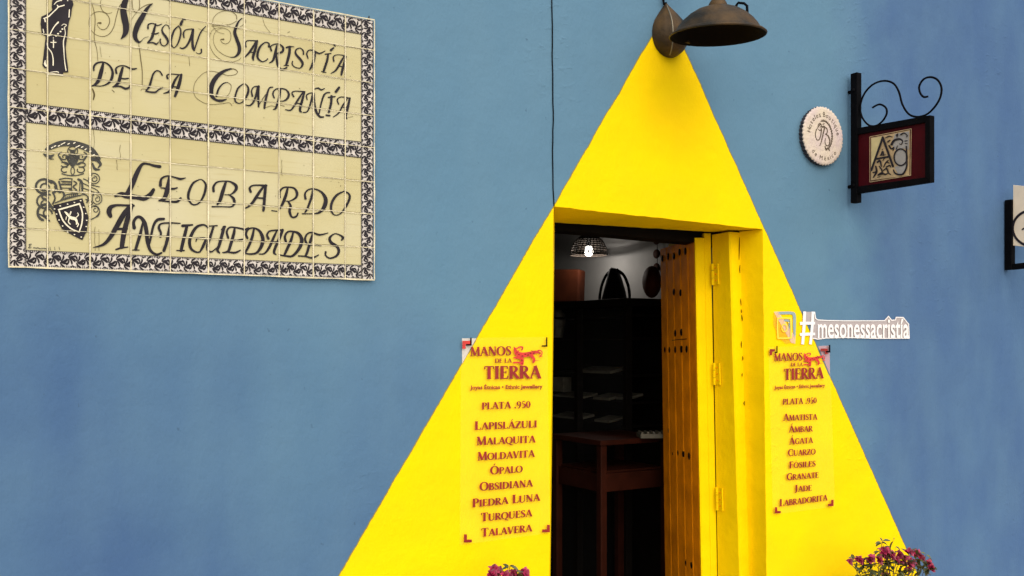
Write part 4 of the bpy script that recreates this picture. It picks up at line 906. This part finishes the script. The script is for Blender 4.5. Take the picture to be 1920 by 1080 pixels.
poster('clear acrylic sign in red letters right of the doorway, AMATISTA down to LABRADORITA', [(1442, 651), (1556, 647), (1566, 950), (1450, 965)],
 [('MANOS', (1451.5,677.2), (1505,675.9), 14.5, 1), ('DE LA', (1483,687), (1505,686.6), 6.8, 1), ('TIERRA', (1470,712.5), (1544.6,709.5), 21, 1), ('PLATA .950', (1467.9,758.8), (1531.8,756), 11, 1),
  ('AMATISTA', (1468.9,789), (1532.8,786.7), 13, .82), ('ÁMBAR', (1479.3,811), (1524,808.9), 13, .82), ('ÁGATA', (1480,833.5), (1524.6,830.5), 13, .82), ('CUARZO', (1477.8,855.4), (1529.6,851.9), 13, .82),
  ('FÓSILES', (1479.9,878.5), (1529.6,874.4), 13, .82), ('GRANATE', (1475.4,900.7), (1535.6,895.7), 13, .82), ('JADE', (1490.5,922.4), (1522.8,920), 13, .82), ('LABRADORITA', (1462,949.6), (1551.9,938.4), 13.5, .82)],
 ('Joyas Étnicas • Ethnic Jewellery', (1452, 729.5), (1547, 725.5), 6.5), (780, 225, .0780, 1492.2, 661.2),
 [(1443.3, 654.6, 1453, 666, 4.5, 'tl', 'red'), (1452.5, 648.5, 1458, 662, 2.4, 'br', 'black'), (1539, 653.5, 1552, 664, 5, 'tr', 'red'), (1549, 646.5, 1557, 661, 3, 'br', 'black'), (1453, 951, 1464, 962.5, 4.5, 'bl', 'red'), (1552.5, 937, 1563, 949, 4.5, 'br', 'red')],
 ([(1534, 649), (1555.5, 648), (1556, 702)], 'acrylic_pink'))
# ------------------------------------------------------------------ hashtag lettering on the wall
Hc = (1440, 570, 6.857)
ht = thing('hashtag_lettering', 'white hashtag lettering stuck on the blue wall right of the yellow triangle', 'lettering', P(1600, 610))
f = onwall(-.002, *Hc); mb = MB()
q = [(560,100),(600,105),(612,185),(640,205),(760,212),(1000,216),(1380,216),(1500,214),(1550,158),(1590,210),(1640,206),(1648,170),(1740,174),(1808,260),(1816,440),(1400,442),(1000,430),(750,438),(640,452),(580,440)]
blot(mb, q[::-1], f); blot(mb, [(455,92),(470,300),(440,430),(560,430),(600,300),(590,95)], lambda x, y, h: P(1440+x/6.857, 570+y/6.857, -.0024)) if 0 else None
blot(mb, [(470,100),(480,240),(580,240),(590,100)][::-1], f)
obj('backing', mb, M['vinylback'], ht)
f = onwall(-.0042, *Hc); mb = MB()
ribbon(mb, q+[q[0]], f, rounded=False, straight=True) if 0 else None
for a, b in zip(q[:-1], q[1:]):
    if a[0] > 590: ribbon(mb, [(a[0], a[1], 12), (b[0], b[1], 12)], f)
obj('outline', mb, M['vinyl'], ht)
mb = MB()
for s in ([(472,96,36),(462,300,38),(445,518,36)],[(578,98,36),(568,300,36),(545,518,34)],[(412,250,38),(515,247,38),(606,247,36)],[(412,392,36),(515,388,38),(606,385,34)]): ribbon(mb, s, f, rounded=False)
obj('hash_mark', mb, M['vinyl'], ht)
mb = MB(); fline(mb, 'mesonessacristía', (1440+640/6.857, 570+432/6.857), (1440+1812/6.857, 570+436/6.857), 39, -.0058, .018)
obj('lettering', mb, M['vinyl'], ht)
ic = thing('camera_icon', 'faded camera shaped sticker over the yellow triangle edge beside the hashtag', 'sticker', P(1472, 614))
f = onwall(-.002, *Hc); mb = MB()
# dotted remains of the coloured frame: peach outside, clear where the blue shows
mb2 = MB()
ribbon(mb, [(140,116,34),(300,116,36),(338,150,38),(340,300,36),(344,420,20)], f); ribbon(mb, [(215,212,26),(270,222,30),(278,330,16)], f)
obj('grey_frame', mb, mat('grey_film', (.26, .36, .40), .6), ic)
f = onwall(-.0042, *Hc)
blot(mb2, [(75,100),(130,95),(355,430),(350,510),(300,500)][::-1], f); obj('peach_film', mb2, glassy('peach_clear', (.80, .58, .48), .6), ic)
mb2 = MB(); blot(mb2, [(75,104),(298,500),(230,512),(150,440),(70,260)][::-1], f); obj('amber_film', mb2, glassy('amber_clear', (.80, .40, .05), .35), ic)
mb = MB(); f = onwall(-.0060, *Hc)
for s in ([(125,185,18),(205,180,18),(295,185,20)],[(295,185,20),(298,300,20),(298,435,18)],[(298,435,18),(215,440,18),(130,440,18)],[(130,440,16),(122,310,16),(125,185,16)],arc(212,308,34,48,0,360,12),[(262,238,14),(268,240,14)]): ribbon(mb, s, f)
obj('camera_outline', mb, M['yellowfilm'], ic)
# ------------------------------------------------------------------ round plaque
PC = P(1535, 257); pr = .5*108/F*(D/ray(1537.5, 257).y)*1.0
plq = thing('round_plaque', 'round white scalloped plaque with engraved monogram on the blue wall', 'plaque', PC)
n = 176
sc_r = random.Random(8); sc_j = [sc_r.uniform(-.012, .012) for _ in range(176)]
def scal(rad, y, k=1.0):
    return [PC+Vector((math.cos(2*math.pi*i/n)*rad*(1+.020*k*math.cos(44*2*math.pi*i/n)+sc_j[i]*k), y, math.sin(2*math.pi*i/n)*rad*(1+.020*k*math.cos(44*2*math.pi*i/n)+sc_j[i]*k))) for i in range(n)]
mb = MB(); mb.grid([scal(pr*.985, -.001), scal(pr*.985, -.020)], False, True); obj('edge', mb, M['plaqueedge'], plq)
mb = MB(); mb.grid([scal(pr, -.0203), scal(pr, -.0235), scal(pr*.975, -.026), scal(pr*.90, -.0265, .5)], True, True); mb.face([p for p in scal(pr*.90, -.0265, .5)]); obj('face', mb, M['plaque'], plq)
def fp_(x, y, h): return PC+Vector((x*pr, -.0275-h, y*pr))
mb = MB()
ribbon(mb, arc(.0,.02,.42,.50,-60,110,.035,20), fp_, 2)
for k in range(17): a = R(-58+10*k); ribbon(mb, [(.40*math.cos(a), .02+.49*math.sin(a), .05), (.45*math.cos(a), .02+.54*math.sin(a), .03)], fp_, 2)
# script monogram
for s in ([(-.30,.30,.03),(-.22,.40,.05),(-.12,.36,.03),(-.18,.28,.03)],[(-.18,.36,.03),(-.36,.18,.035),(-.42,-.02,.04),(-.34,-.17,.035),(-.22,-.14,.04),(-.14,.05,.05),(-.12,.24,.05),(-.18,.16,.03),(-.26,.20,.03)],[(-.10,.30,.05),(.02,.32,.07),(.06,.28,.05)],[(.04,.30,.06),(-.04,.05,.055),(-.12,-.20,.045),(-.20,-.36,.025)],[(.08,.30,.035),(.16,.26,.045),(.17,.14,.045),(.10,.06,.03)],[(.08,.08,.03),(.22,.02,.05),(.30,-.12,.055),(.26,-.28,.04),(.14,-.32,.03),(.06,-.22,.03),(.08,-.08,.03)],[(.06,-.36,.05),(.12,-.46,.06),(.20,-.40,.05),(.28,-.46,.05)],[(-.05,.40,.03),(.02,.42,.035)]): ribbon(mb, s, fp_)
obj('monogram', mb, M['plaqueink'], plq)
mb = MB()
def arctext(s, rad, a0, a1, hgt, flip=False):
    k = [c for c in s]; wds = []
    for c in k:
        wds.append(.5 if c in 'il ' else 1.0 if c not in 'mM' else 1.5)
    tot = sum(wds); acc = 0
    for c, w_ in zip(k, wds):
        a = R(a0+(a1-a0)*(acc+w_/2)/tot); acc += w_
        if c == ' ': continue
        v, ff = fontmesh(c, .0); xm = (min(q[0] for q in v)+max(q[0] for q in v))/2; nb = len(mb.v)
        for q in v:
            x, y = (q[0]-xm)*hgt, q[1]*hgt
            if flip: X, Z = (rad-y)*math.cos(a)-x*math.sin(a), (rad-y)*math.sin(a)+x*math.cos(a)
            else: X, Z = (rad+y)*math.cos(a)+x*math.sin(a), (rad+y)*math.sin(a)-x*math.cos(a)
            mb.v.append(tuple(fp_(X, Z, .0)))
        for p in ff: mb.f.append(tuple(nb+i for i in p)); mb.sm.append(False)
arctext('Hoteles Boutique', .66, 176, 6, .24)
arctext('de México', .84, 222, 322, .22, True)
obj('lettering', mb, M['plaqueink'], plq)
# ------------------------------------------------------------------ wall lamp over the door
MC = P(1251, 60)
lamp = thing('wall_lamp', 'aged bronze dome wall lamp on a pod shaped mount at the triangle tip', 'lamp', MC)
prof = [(108.5, 0), (107, 9), (103, 15.5), (96, 21.5), (88, 25.5), (77, 28), (65, 28), (53, 26), (42, 22), (31, 16), (21, 10), (13, 5), (7, 1.8)]
mscale = (P(1280, 60).x-P(1223, 60).x)/57.0
mb = MB(); rows = []
for y, hw in prof:
    c = P(1251-(108-y)*.045+1.5, y); hw = max(hw, .4)*mscale; dep = hw*1.15
    row = []
    for k in range(25):
        a = math.pi*k/24
        r_ = 1.0+(.10 if k == 8 else 0)            # raised seam
        row.append(c+Vector((-math.cos(a)*hw, -math.sin(a)*dep*r_-.001, 0)))
    rows.append(row)
mb.grid(rows, True)
obj('mount', mb, M['bronze'], lamp)
mb = MB(); mb.tube([P(1251-(108-y)*.045+1.5, y)+Vector((-.53*max(hw, .4)*mscale, -max(hw, .4)*mscale*1.07, 0)) for y, hw in prof[1:-1]], .0028, 6)
obj('seam_strip', mb, mat('worn_edge', (.20, .17, .12), .4, .5), lamp)
# shade: a shallow dome, tipped a little
tz = Matrix.Rotation(R(.5), 4, Vector((-SA, -CA, 0))) @ Matrix.Rotation(R(4.6), 4, Vector((CA, -SA, 0)))
h_ = bis(lambda h: proj(MC+Vector((0, -h, 0)))[0]-1345.5, .05, .6)
RC = P(1345.5, 67, -h_)
zc = (RC-CAM).x*SA+(RC-CAM).y*CA
rr = 88.5/F*zc
TS = Matrix.Translation(RC) @ tz
mb = MB()
outer = [(1.0, 0), (1.005, .03), (.985, .055), (.94, .07), (.90, .10), (.84, .20), (.74, .32), (.60, .44), (.44, .535), (.28, .59), (.16, .61), (.15, .62)]
mb.lathe([(r*rr, z*rr) for r, z in outer], TS, 64)
shade = obj('shade', mb, M['bronze'], lamp)
mb = MB(); inner = [(.995, .0), (.97, .012), (.93, .05), (.87, .11), (.80, .20), (.70, .30), (.56, .40), (.40, .47), (.2, .51), (.01, .52)]
mb.lathe([(r*rr, z*rr) for r, z in inner], TS, 64); obj('shade_inside', mb, M['darkshade'], shade)
mb = MB(); mb.lathe([(rr*r, rr*z) for r, z in ((1.0, -.012), (1.02, 0), (1.025, .018), (1.01, .032), (.985, .03))], TS, 64); obj('rim', mb, M['bronze'], shade)
mb = MB(); mb.lathe([(r*rr, z*rr) for r, z in ((.21, .565), (.205, .60), (.185, .67), (.145, .73), (.09, .77), (.085, .95), (.0, .95))], TS, 28); obj('cap', mb, M['bronze'], lamp)
# carrying loop on the right of the dome
dr = Vector((CA*.85-SA*.0, -SA*.85-.25, 0)).normalized()
def shp(r, z, off=0): 
    s = Vector((-dr.y, dr.x, 0)); return TS @ (Vector((dr.x*r*rr, dr.y*r*rr, z*rr))+s*off)
mb = MB(); mb.tube([shp(.36, .47), shp(.38, .60), shp(.42, .655), shp(.54, .635), shp(.60, .58), shp(.61, .40)], .0048, 8); obj('loop', mb, M['black'], lamp)
# arm from the mount to the shade, and gooseneck to the cap
mb = MB()
a0 = P(1262, 62)+Vector((0, -.03, 0)); dirm = (MC-RC); dirm.z = 0; dirm.normalize()
a1 = TS @ Vector((dirm.x*rr*.97, dirm.y*rr*.97, .05*rr))
mb.tube([a0, a0*.5+a1*.5+Vector((0, 0, .008)), a1], [.014, .011, .009], 10)
mb.tube([a1+Vector((0, 0, -.004)), a1+Vector((0, 0, .03))], .012, 10)
obj('bracket', mb, M['bronze'], lamp)
top = TS @ Vector((0, 0, .95*rr))
mb = MB(); g_ = [P(1246, -14)+Vector((0, -.01, 0)), P(1246, -40)+Vector((0, -.03, 0)), P(1252, -62)+Vector((0, -.12, 0)), top+Vector((0, .04, .06)), top+Vector((0, 0, .03)), top]
mb.tube([Vector(q) for q in crom([tuple(q) for q in g_], 6)], .0095, 10); obj('arm', mb, M['bronze'], lamp)
mb = MB(); mb.tube([P(1243, -60, -.008), P(1243.5, -20, -.008), P(1244, 2, -.012), P(1245, 9, -.014)], .0042, 8); mb.tube([P(1244, 6, -.016), P(1250, 5, -.018)], .0028, 6); obj('wire', mb, M['black'], lamp)
# thin cable running down the wall to the door corner
mb = MB(); cr2 = random.Random(4)
pts = [P(1035.2+1.6*y/380+cr2.uniform(-.55, .55)+(1.0 if 120 < y < 230 else 0), y, -.0025) for y in range(-60, 372, 18)]+[P(1038.5, 378, -.002), P(1039, 386, -.0015)]
mb.tube(pts, .0021, 6)
cab_ = obj('wall_cable', mb, M['black'], None, loc=pts[-1]); tag(cab_, 'thin dark cable running down the blue wall to the doorway corner', 'cable')
# ------------------------------------------------------------------ wrought iron bracket sign
XB = P(1605, 260, -.038).x
bs = thing('bracket_sign', 'maroon board with gilt letters in black iron bracket with scrolls', 'sign', P(1603, 384))
mb = MB(); za, zb = P(1603, 384).z, P(1603, 144).z
mb.box((XB, -.038, (za+zb)/2), (.030, .034, zb-za)); obj('post', mb, M['black'], bs, bevel=.002)
mb = MB()
for y in (176, 352):
    p = P(1603, y); p.x = XB; mb.tube([p, p+Vector((0, -.022, 0))], .008, 8); mb.ball(p+Vector((-.016, -.038, 0)), .006, .008, .008, 8, 6)
obj('wall_fixing', mb, M['black'], bs)
def bq_(px, py, dx=0): q = PX(px, py, XB); return q+Vector((dx, 0, 0))
out = [(1611, 240.6), (1748, 216.5), (1748, 342), (1611, 363)]
inn = [(1611, 253), (1738.5, 230), (1738.5, 333), (1611, 350)]
tf = .013
for k, seg in enumerate(((0, 1), (1, 2), (2, 3))):
    i, j = seg
    poly = [bq_(*out[i], -tf), bq_(*out[j], -tf), bq_(*inn[j], -tf), bq_(*inn[i], -tf)]
    if k == 1: poly = [p_+Vector((-.0015, 0, 0)) for p_ in poly]
    mb = MB(); mb.prism(poly, [p_+Vector((2*tf+(.003 if k == 1 else 0), 0, 0)) for p_ in poly]); obj('frame_bar', mb, M['black'], bs, bevel=.0015)
mb = MB(); poly = [bq_(*q_, -.004) for q_ in inn]; mb.prism(poly, [q_+Vector((.008, 0, 0)) for q_ in poly]); board = obj('board', mb, M['maroon'], bs)
scr = [(640,315),(690,292),(735,315),(742,360),(710,415),(660,448),(610,440),(565,385),(551,310),(578,220),(640,150),(720,122),(790,140),(830,200),(855,290),(900,360),(960,382),(1030,365),(1090,310),(1130,240),(1138,170),(1110,115),(1060,95),(1010,110),(978,160),(985,210),(1010,238),(1040,235)]
mb = MB(); mb.tube([bq_(1470+x/3.856, 120+y/3.856) for x, y, _ in crom([(x, y, 1) for x, y in scr], 6)], .0042, 8); obj('scroll', mb, M['black'], bs)
# gilt emblem with the two letters
XF = -.0052
def em(h0): return lambda x, y, h: bq_(1600+x/6.75, 210+y/6.75, XF-h0-h)
gold = mat('gilt_panel', (.50, .36, .20), .45, .2, var=.25, vscale=40); gold2 = mat('gilt_light', (.56, .47, .24), .5, .1, var=.15, vscale=20); grey = mat('silver_panel', (.33, .31, .30), .5, .2, var=.2, vscale=20)
mb = MB(); blot(mb, [(235,328),(728,232),(722,800),(235,868)], em(0)); e0 = obj('emblem', mb, gold, board)
mb = MB(); blot(mb, [(245,335),(390,310),(245,690)], em(.0014)); obj('emblem_field', mb, gold2, e0)
mb = MB(); blot(mb, [(540,280),(720,245),(716,480),(640,460),(560,500),(500,420)], em(.0014)); blot(mb, arc(615,575,80,102,0,345,1,20) and [(x, y) for x, y, _ in arc(615,575,80,102,0,345,1,20)], em(.0016)); blot(mb, [(530,700),(690,650),(690,720),(640,785),(580,785)], em(.0014)); obj('emblem_silver', mb, grey, e0)
mb = MB()
for s in ([(222,316,8),(745,214,8)],[(745,214,8),(738,802,8)],[(738,802,8),(222,888,8)],[(222,888,8),(222,316,8)]): ribbon(mb, s, em(.0005))
obj('emblem_line', mb, gold, e0)
mb = MB(); f = em(.0032)
for s in ([(390,325,26),(245,740,26)],[(390,325,30),(520,690,28)],[(312,595,24),(472,566,24)], arc(615,575,82,104,-60,300,19,24),[(688,440,20),(692,600,22),(690,700,22),(645,785,22),(580,792,22),(540,770,20),(525,735,16)],[(500,412,30),(535,362,28),(600,345,24),(640,370,16),(625,412,12),(602,405,10)],
          [(425,330,10),(470,310,14),(510,320,10)],[(455,380,20),(480,360,16)],[(470,430,22),(500,470,18),(530,450,16),(520,490,12)],[(560,300,14),(580,280,16),(570,320,12)],[(620,290,20),(660,270,16),(700,300,14),(690,320,10)],[(670,370,14),(700,365,10)],[(672,400,12),(700,405,10)],[(560,470,12),(575,430,10)],
          [(370,540,22),(390,500,18),(400,550,18)],[(355,550,12),(420,545,12)],[(380,480,8),(395,470,8)],
          [(320,640,20),(355,620,22),(372,690,14)],[(345,690,14),(380,740,20),(385,790,14)],[(430,640,14),(460,615,12)],[(400,700,12),(430,640,18),(470,650,12)],[(430,700,14),(475,680,18),(490,700,8)],[(300,690,18),(310,760,26),(270,830,14)],[(265,770,14),(300,760,16)],[(330,800,18),(370,780,30),(420,790,22),(450,780,12)],[(400,740,14),(440,720,20),(460,770,18),(490,795,12)],[(390,620,10),(410,590,8)],[(320,830,8),(360,815,8)]): ribbon(mb, s, f)
obj('emblem_letters', mb, M['ink'], e0)
# ------------------------------------------------------------------ cream sign at the right edge
XE = P(1893.5, 440, -.022).x
es = thing('cream_sign', 'cream board with a dark ring in black bracket at the right edge of the photo', 'sign', P(1894, 507))
za, zb = P(1894, 507).z, P(1894, 377).z
mb = MB(); mb.box((XE, -.022, (za+zb)/2), (.033, .036, zb-za)); obj('post', mb, M['black'], es, bevel=.003)
def eq(px, py, dx=0): return PX(px, py, XE)+Vector((dx, 0, 0))
mb = MB(); a, b = eq(1898, 500), eq(2040, 484); mb.prism([a+Vector((-.012, 0, -.016)), b+Vector((-.012, 0, -.016)), b+Vector((-.012, 0, .012)), a+Vector((-.012, 0, .012))], [a+Vector((.012, 0, -.016)), b+Vector((.012, 0, -.016)), b+Vector((.012, 0, .012)), a+Vector((.012, 0, .012))])
obj('lower_bar', mb, M['black'], es, bevel=.002)
mb = MB(); poly = [eq(x, y, -.005) for x, y in ((1900.5, 347), (2032, 360), (2032, 474), (1900.5, 460.5))]; mb.prism(poly, [p_+Vector((.010, 0, 0)) for p_ in poly]); bd = obj('board', mb, M['cream'], es, bevel=.0015)
fe = lambda x, y, h: eq(x, y, -.0062-h)
mb = MB(); ribbon(mb, arc(1937, 428, 36.5, 33.5, 0, 360, 4.6, 36), fe, 2); obj('ring', mb, M['ink'], bd)
mb = MB(); ribbon(mb, [(1917.5,431,1.5),(1921,429,3.5),(1926,432,2.5)], fe); obj('painted_mark', mb, M['ink'], bd)
# ------------------------------------------------------------------ bougainvillea in pots
def leaf(mb, p, d, up, l, w_):
    d = d.normalized(); s = d.cross(up)
    if s.length < .05: s = d.cross(Vector((1, 0, 0)))
    s.normalize(); n = s.cross(d)
    fold = .25*w_; curl = -.18*l
    rows = []
    for q, k in ((0, .06), (.18, .62), (.42, 1), (.68, .78), (.88, .32), (1, .02)):
        c = p+d*(l*q)+n*(curl*q*q)
        rows.append([c-s*(w_*.5*k)+n*fold*k, c, c+s*(w_*.5*k)+n*fold*k])
    mb.grid(rows, True)
def bract(mb, p, d, r, sz):
    for k in range(3):
        a = 2*math.pi*k/3+r.uniform(-.3, .3)
        s = d.cross(Vector((.3, .2, 1))); s.normalize(); t = d.cross(s)
        dd = (d*.75+(s*math.cos(a)+t*math.sin(a))*.8).normalized()
        leaf(mb, p, dd, d, sz*r.uniform(.85, 1.15), sz*.78)
def plant(label, cx, ytop, Y, px_l, px_r, blooms, sprigs, seed, potlabel=None):
    r = random.Random(seed)
    base = P(cx, 1080, Y); base.z = 0
    pt = thing('flowering_shrub', label, 'plant', base)
    mb = MB(); TB = Matrix.Translation(base)
    mb.lathe([(.0, .004), (.12, .004), (.125, .02), (.165, .34), (.18, .35), (.18, .40), (.165, .40), (.155, .37), (.0, .365)], TB, 32); obj('pot', mb, M['terracotta'], pt)
    mb = MB(); mb.lathe([(.0, .368), (.157, .372)], TB, 24); obj('soil', mb, M['soil'], pt)
    S = (P(px_r, 1080, Y)-P(px_l, 1080, Y)).length/2
    ms, ml = MB(), MB()
    def stemto(p, n_leaf, thick=.0028):
        q0 = base+Vector((r.uniform(-.05, .05), r.uniform(-.05, .05), .36))
        mid = q0*.45+p*.55+Vector((r.uniform(-.03, .03), r.uniform(-.03, .03), r.uniform(.02, .07)))
        pts = [Vector(q) for q in crom([tuple(q0), tuple(mid), tuple(p)], 8)]
        ms.tube(pts, [thick*(1-.72*i/(len(pts)-1)) for i in range(len(pts))], 5)
        for i in range(n_leaf):
            t = r.uniform(.42, 1.0); k = t*(len(pts)-1); a = int(min(k, len(pts)-2)); q = pts[a]+(pts[a+1]-pts[a])*(k-a)
            d = Vector((r.gauss(0, 1), r.gauss(0, 1), r.gauss(.1, .55)))
            leaf(ml, q, d, Vector((0, 0, 1)), r.uniform(.026, .048), r.uniform(.014, .024))
        return pts
    for (x, y, rad) in blooms:
        c = P(x, y, Y+r.uniform(-.07, .05)); k = rad/F*3.6; mf = MB()
        stemto(c, 10)
        for _ in range(int(4+rad*.75)):
            o_ = Vector((r.gauss(0, 1), r.gauss(0, 1), r.gauss(0, 1))).normalized()*k*r.uniform(.2, .85)
            bract(mf, c+o_, (o_+Vector((0, -.01, .006))).normalized(), r, r.uniform(.014, .021))
        obj('flower_cluster', mf, M['bract'], pt)
    for (x, y, dx, dy, l) in sprigs:
        c = P(x, y, Y+r.uniform(-.04, .04)); 
        d = Vector((CA, -SA, 0))*dx+Vector((0, 0, -dy))+Vector((-SA, -CA, 0))*r.uniform(-.2, .4)
        stemto(c, 3, .0022); leaf(ml, c, d, Vector((-SA*.6, -CA*.6, .8)), l/F*3.6, l/F*3.6*.42)
    for _ in range(60):
        a = r.uniform(0, 2*math.pi); q = math.sqrt(r.random())
        p = base+Vector((math.cos(a)*q*S*.95, math.sin(a)*q*S*.55, 0)); ztop = P(cx, ytop, Y).z
        p.z = .50+(ztop-.50)*(1-q*q*.55)*r.uniform(.25, .86)
        stemto(p, 7)
    obj('stems', ms, M['stem'], pt); obj('foliage', ml, M['leaf'], pt)
plant('potted bougainvillea with magenta flowers right of the doorway, below the blue wall edge', 1670, 1026, -.26, 1590, 1748,
      [(1659,1034,9),(1663,1040,8),(1632,1048,7),(1646,1050,5),(1672,1040,5),(1690,1046,8),(1699,1050,8),(1706,1057,9),(1704,1036,6),(1718,1040,7),(1724,1046,6),(1741,1058,7),(1745,1064,5),(1612,1051,5),(1592,1054,4),(1678,1050,5),(1685,1040,5),(1703,1068,7),(1660,1082,5)],
      [(1651,1016,-1,.15,13),(1655,1014,1,-.15,17),(1654,1015,-.3,-.7,9),(1676,1012,0,-1,5),(1679,1025,.9,.45,12),(1648,1034,-1,.1,12),(1598,1045,-1,0,9),(1600,1046,1,.2,8),(1726,1036,1,.15,12),(1736,1040,.9,.5,13),(1742,1046,.7,.7,11),(1722,1062,.9,.4,16),(1730,1067,.6,.8,11),(1720,1072,.2,1,13),(1606,1054,-.2,1,12),(1618,1052,.7,.3,9),(1632,1060,-.8,.6,11),(1690,1062,-.5,.9,12)], 21)
plant('low potted bougainvillea with red pink flowers left of the doorway, below the lettered sign', 951, 1066, -.22, 915, 992,
      [(927,1070,7),(924,1078,6),(931,1074,5),(980,1075,6),(984,1080,5),(962,1078,6),(946,1080,4),(953,1085,5)],
      [(953,1063,-1,.3,12),(955,1062,.7,-.3,9),(957,1061,1,.35,15),(952,1062,-.6,-.7,7),(944,1070,-.8,.6,11),(940,1070,-1,.1,8),(968,1072,1,.1,11),(927,1066,0,-1,5),(959,1066,.3,1,9),(975,1072,.8,.2,8)], 33)
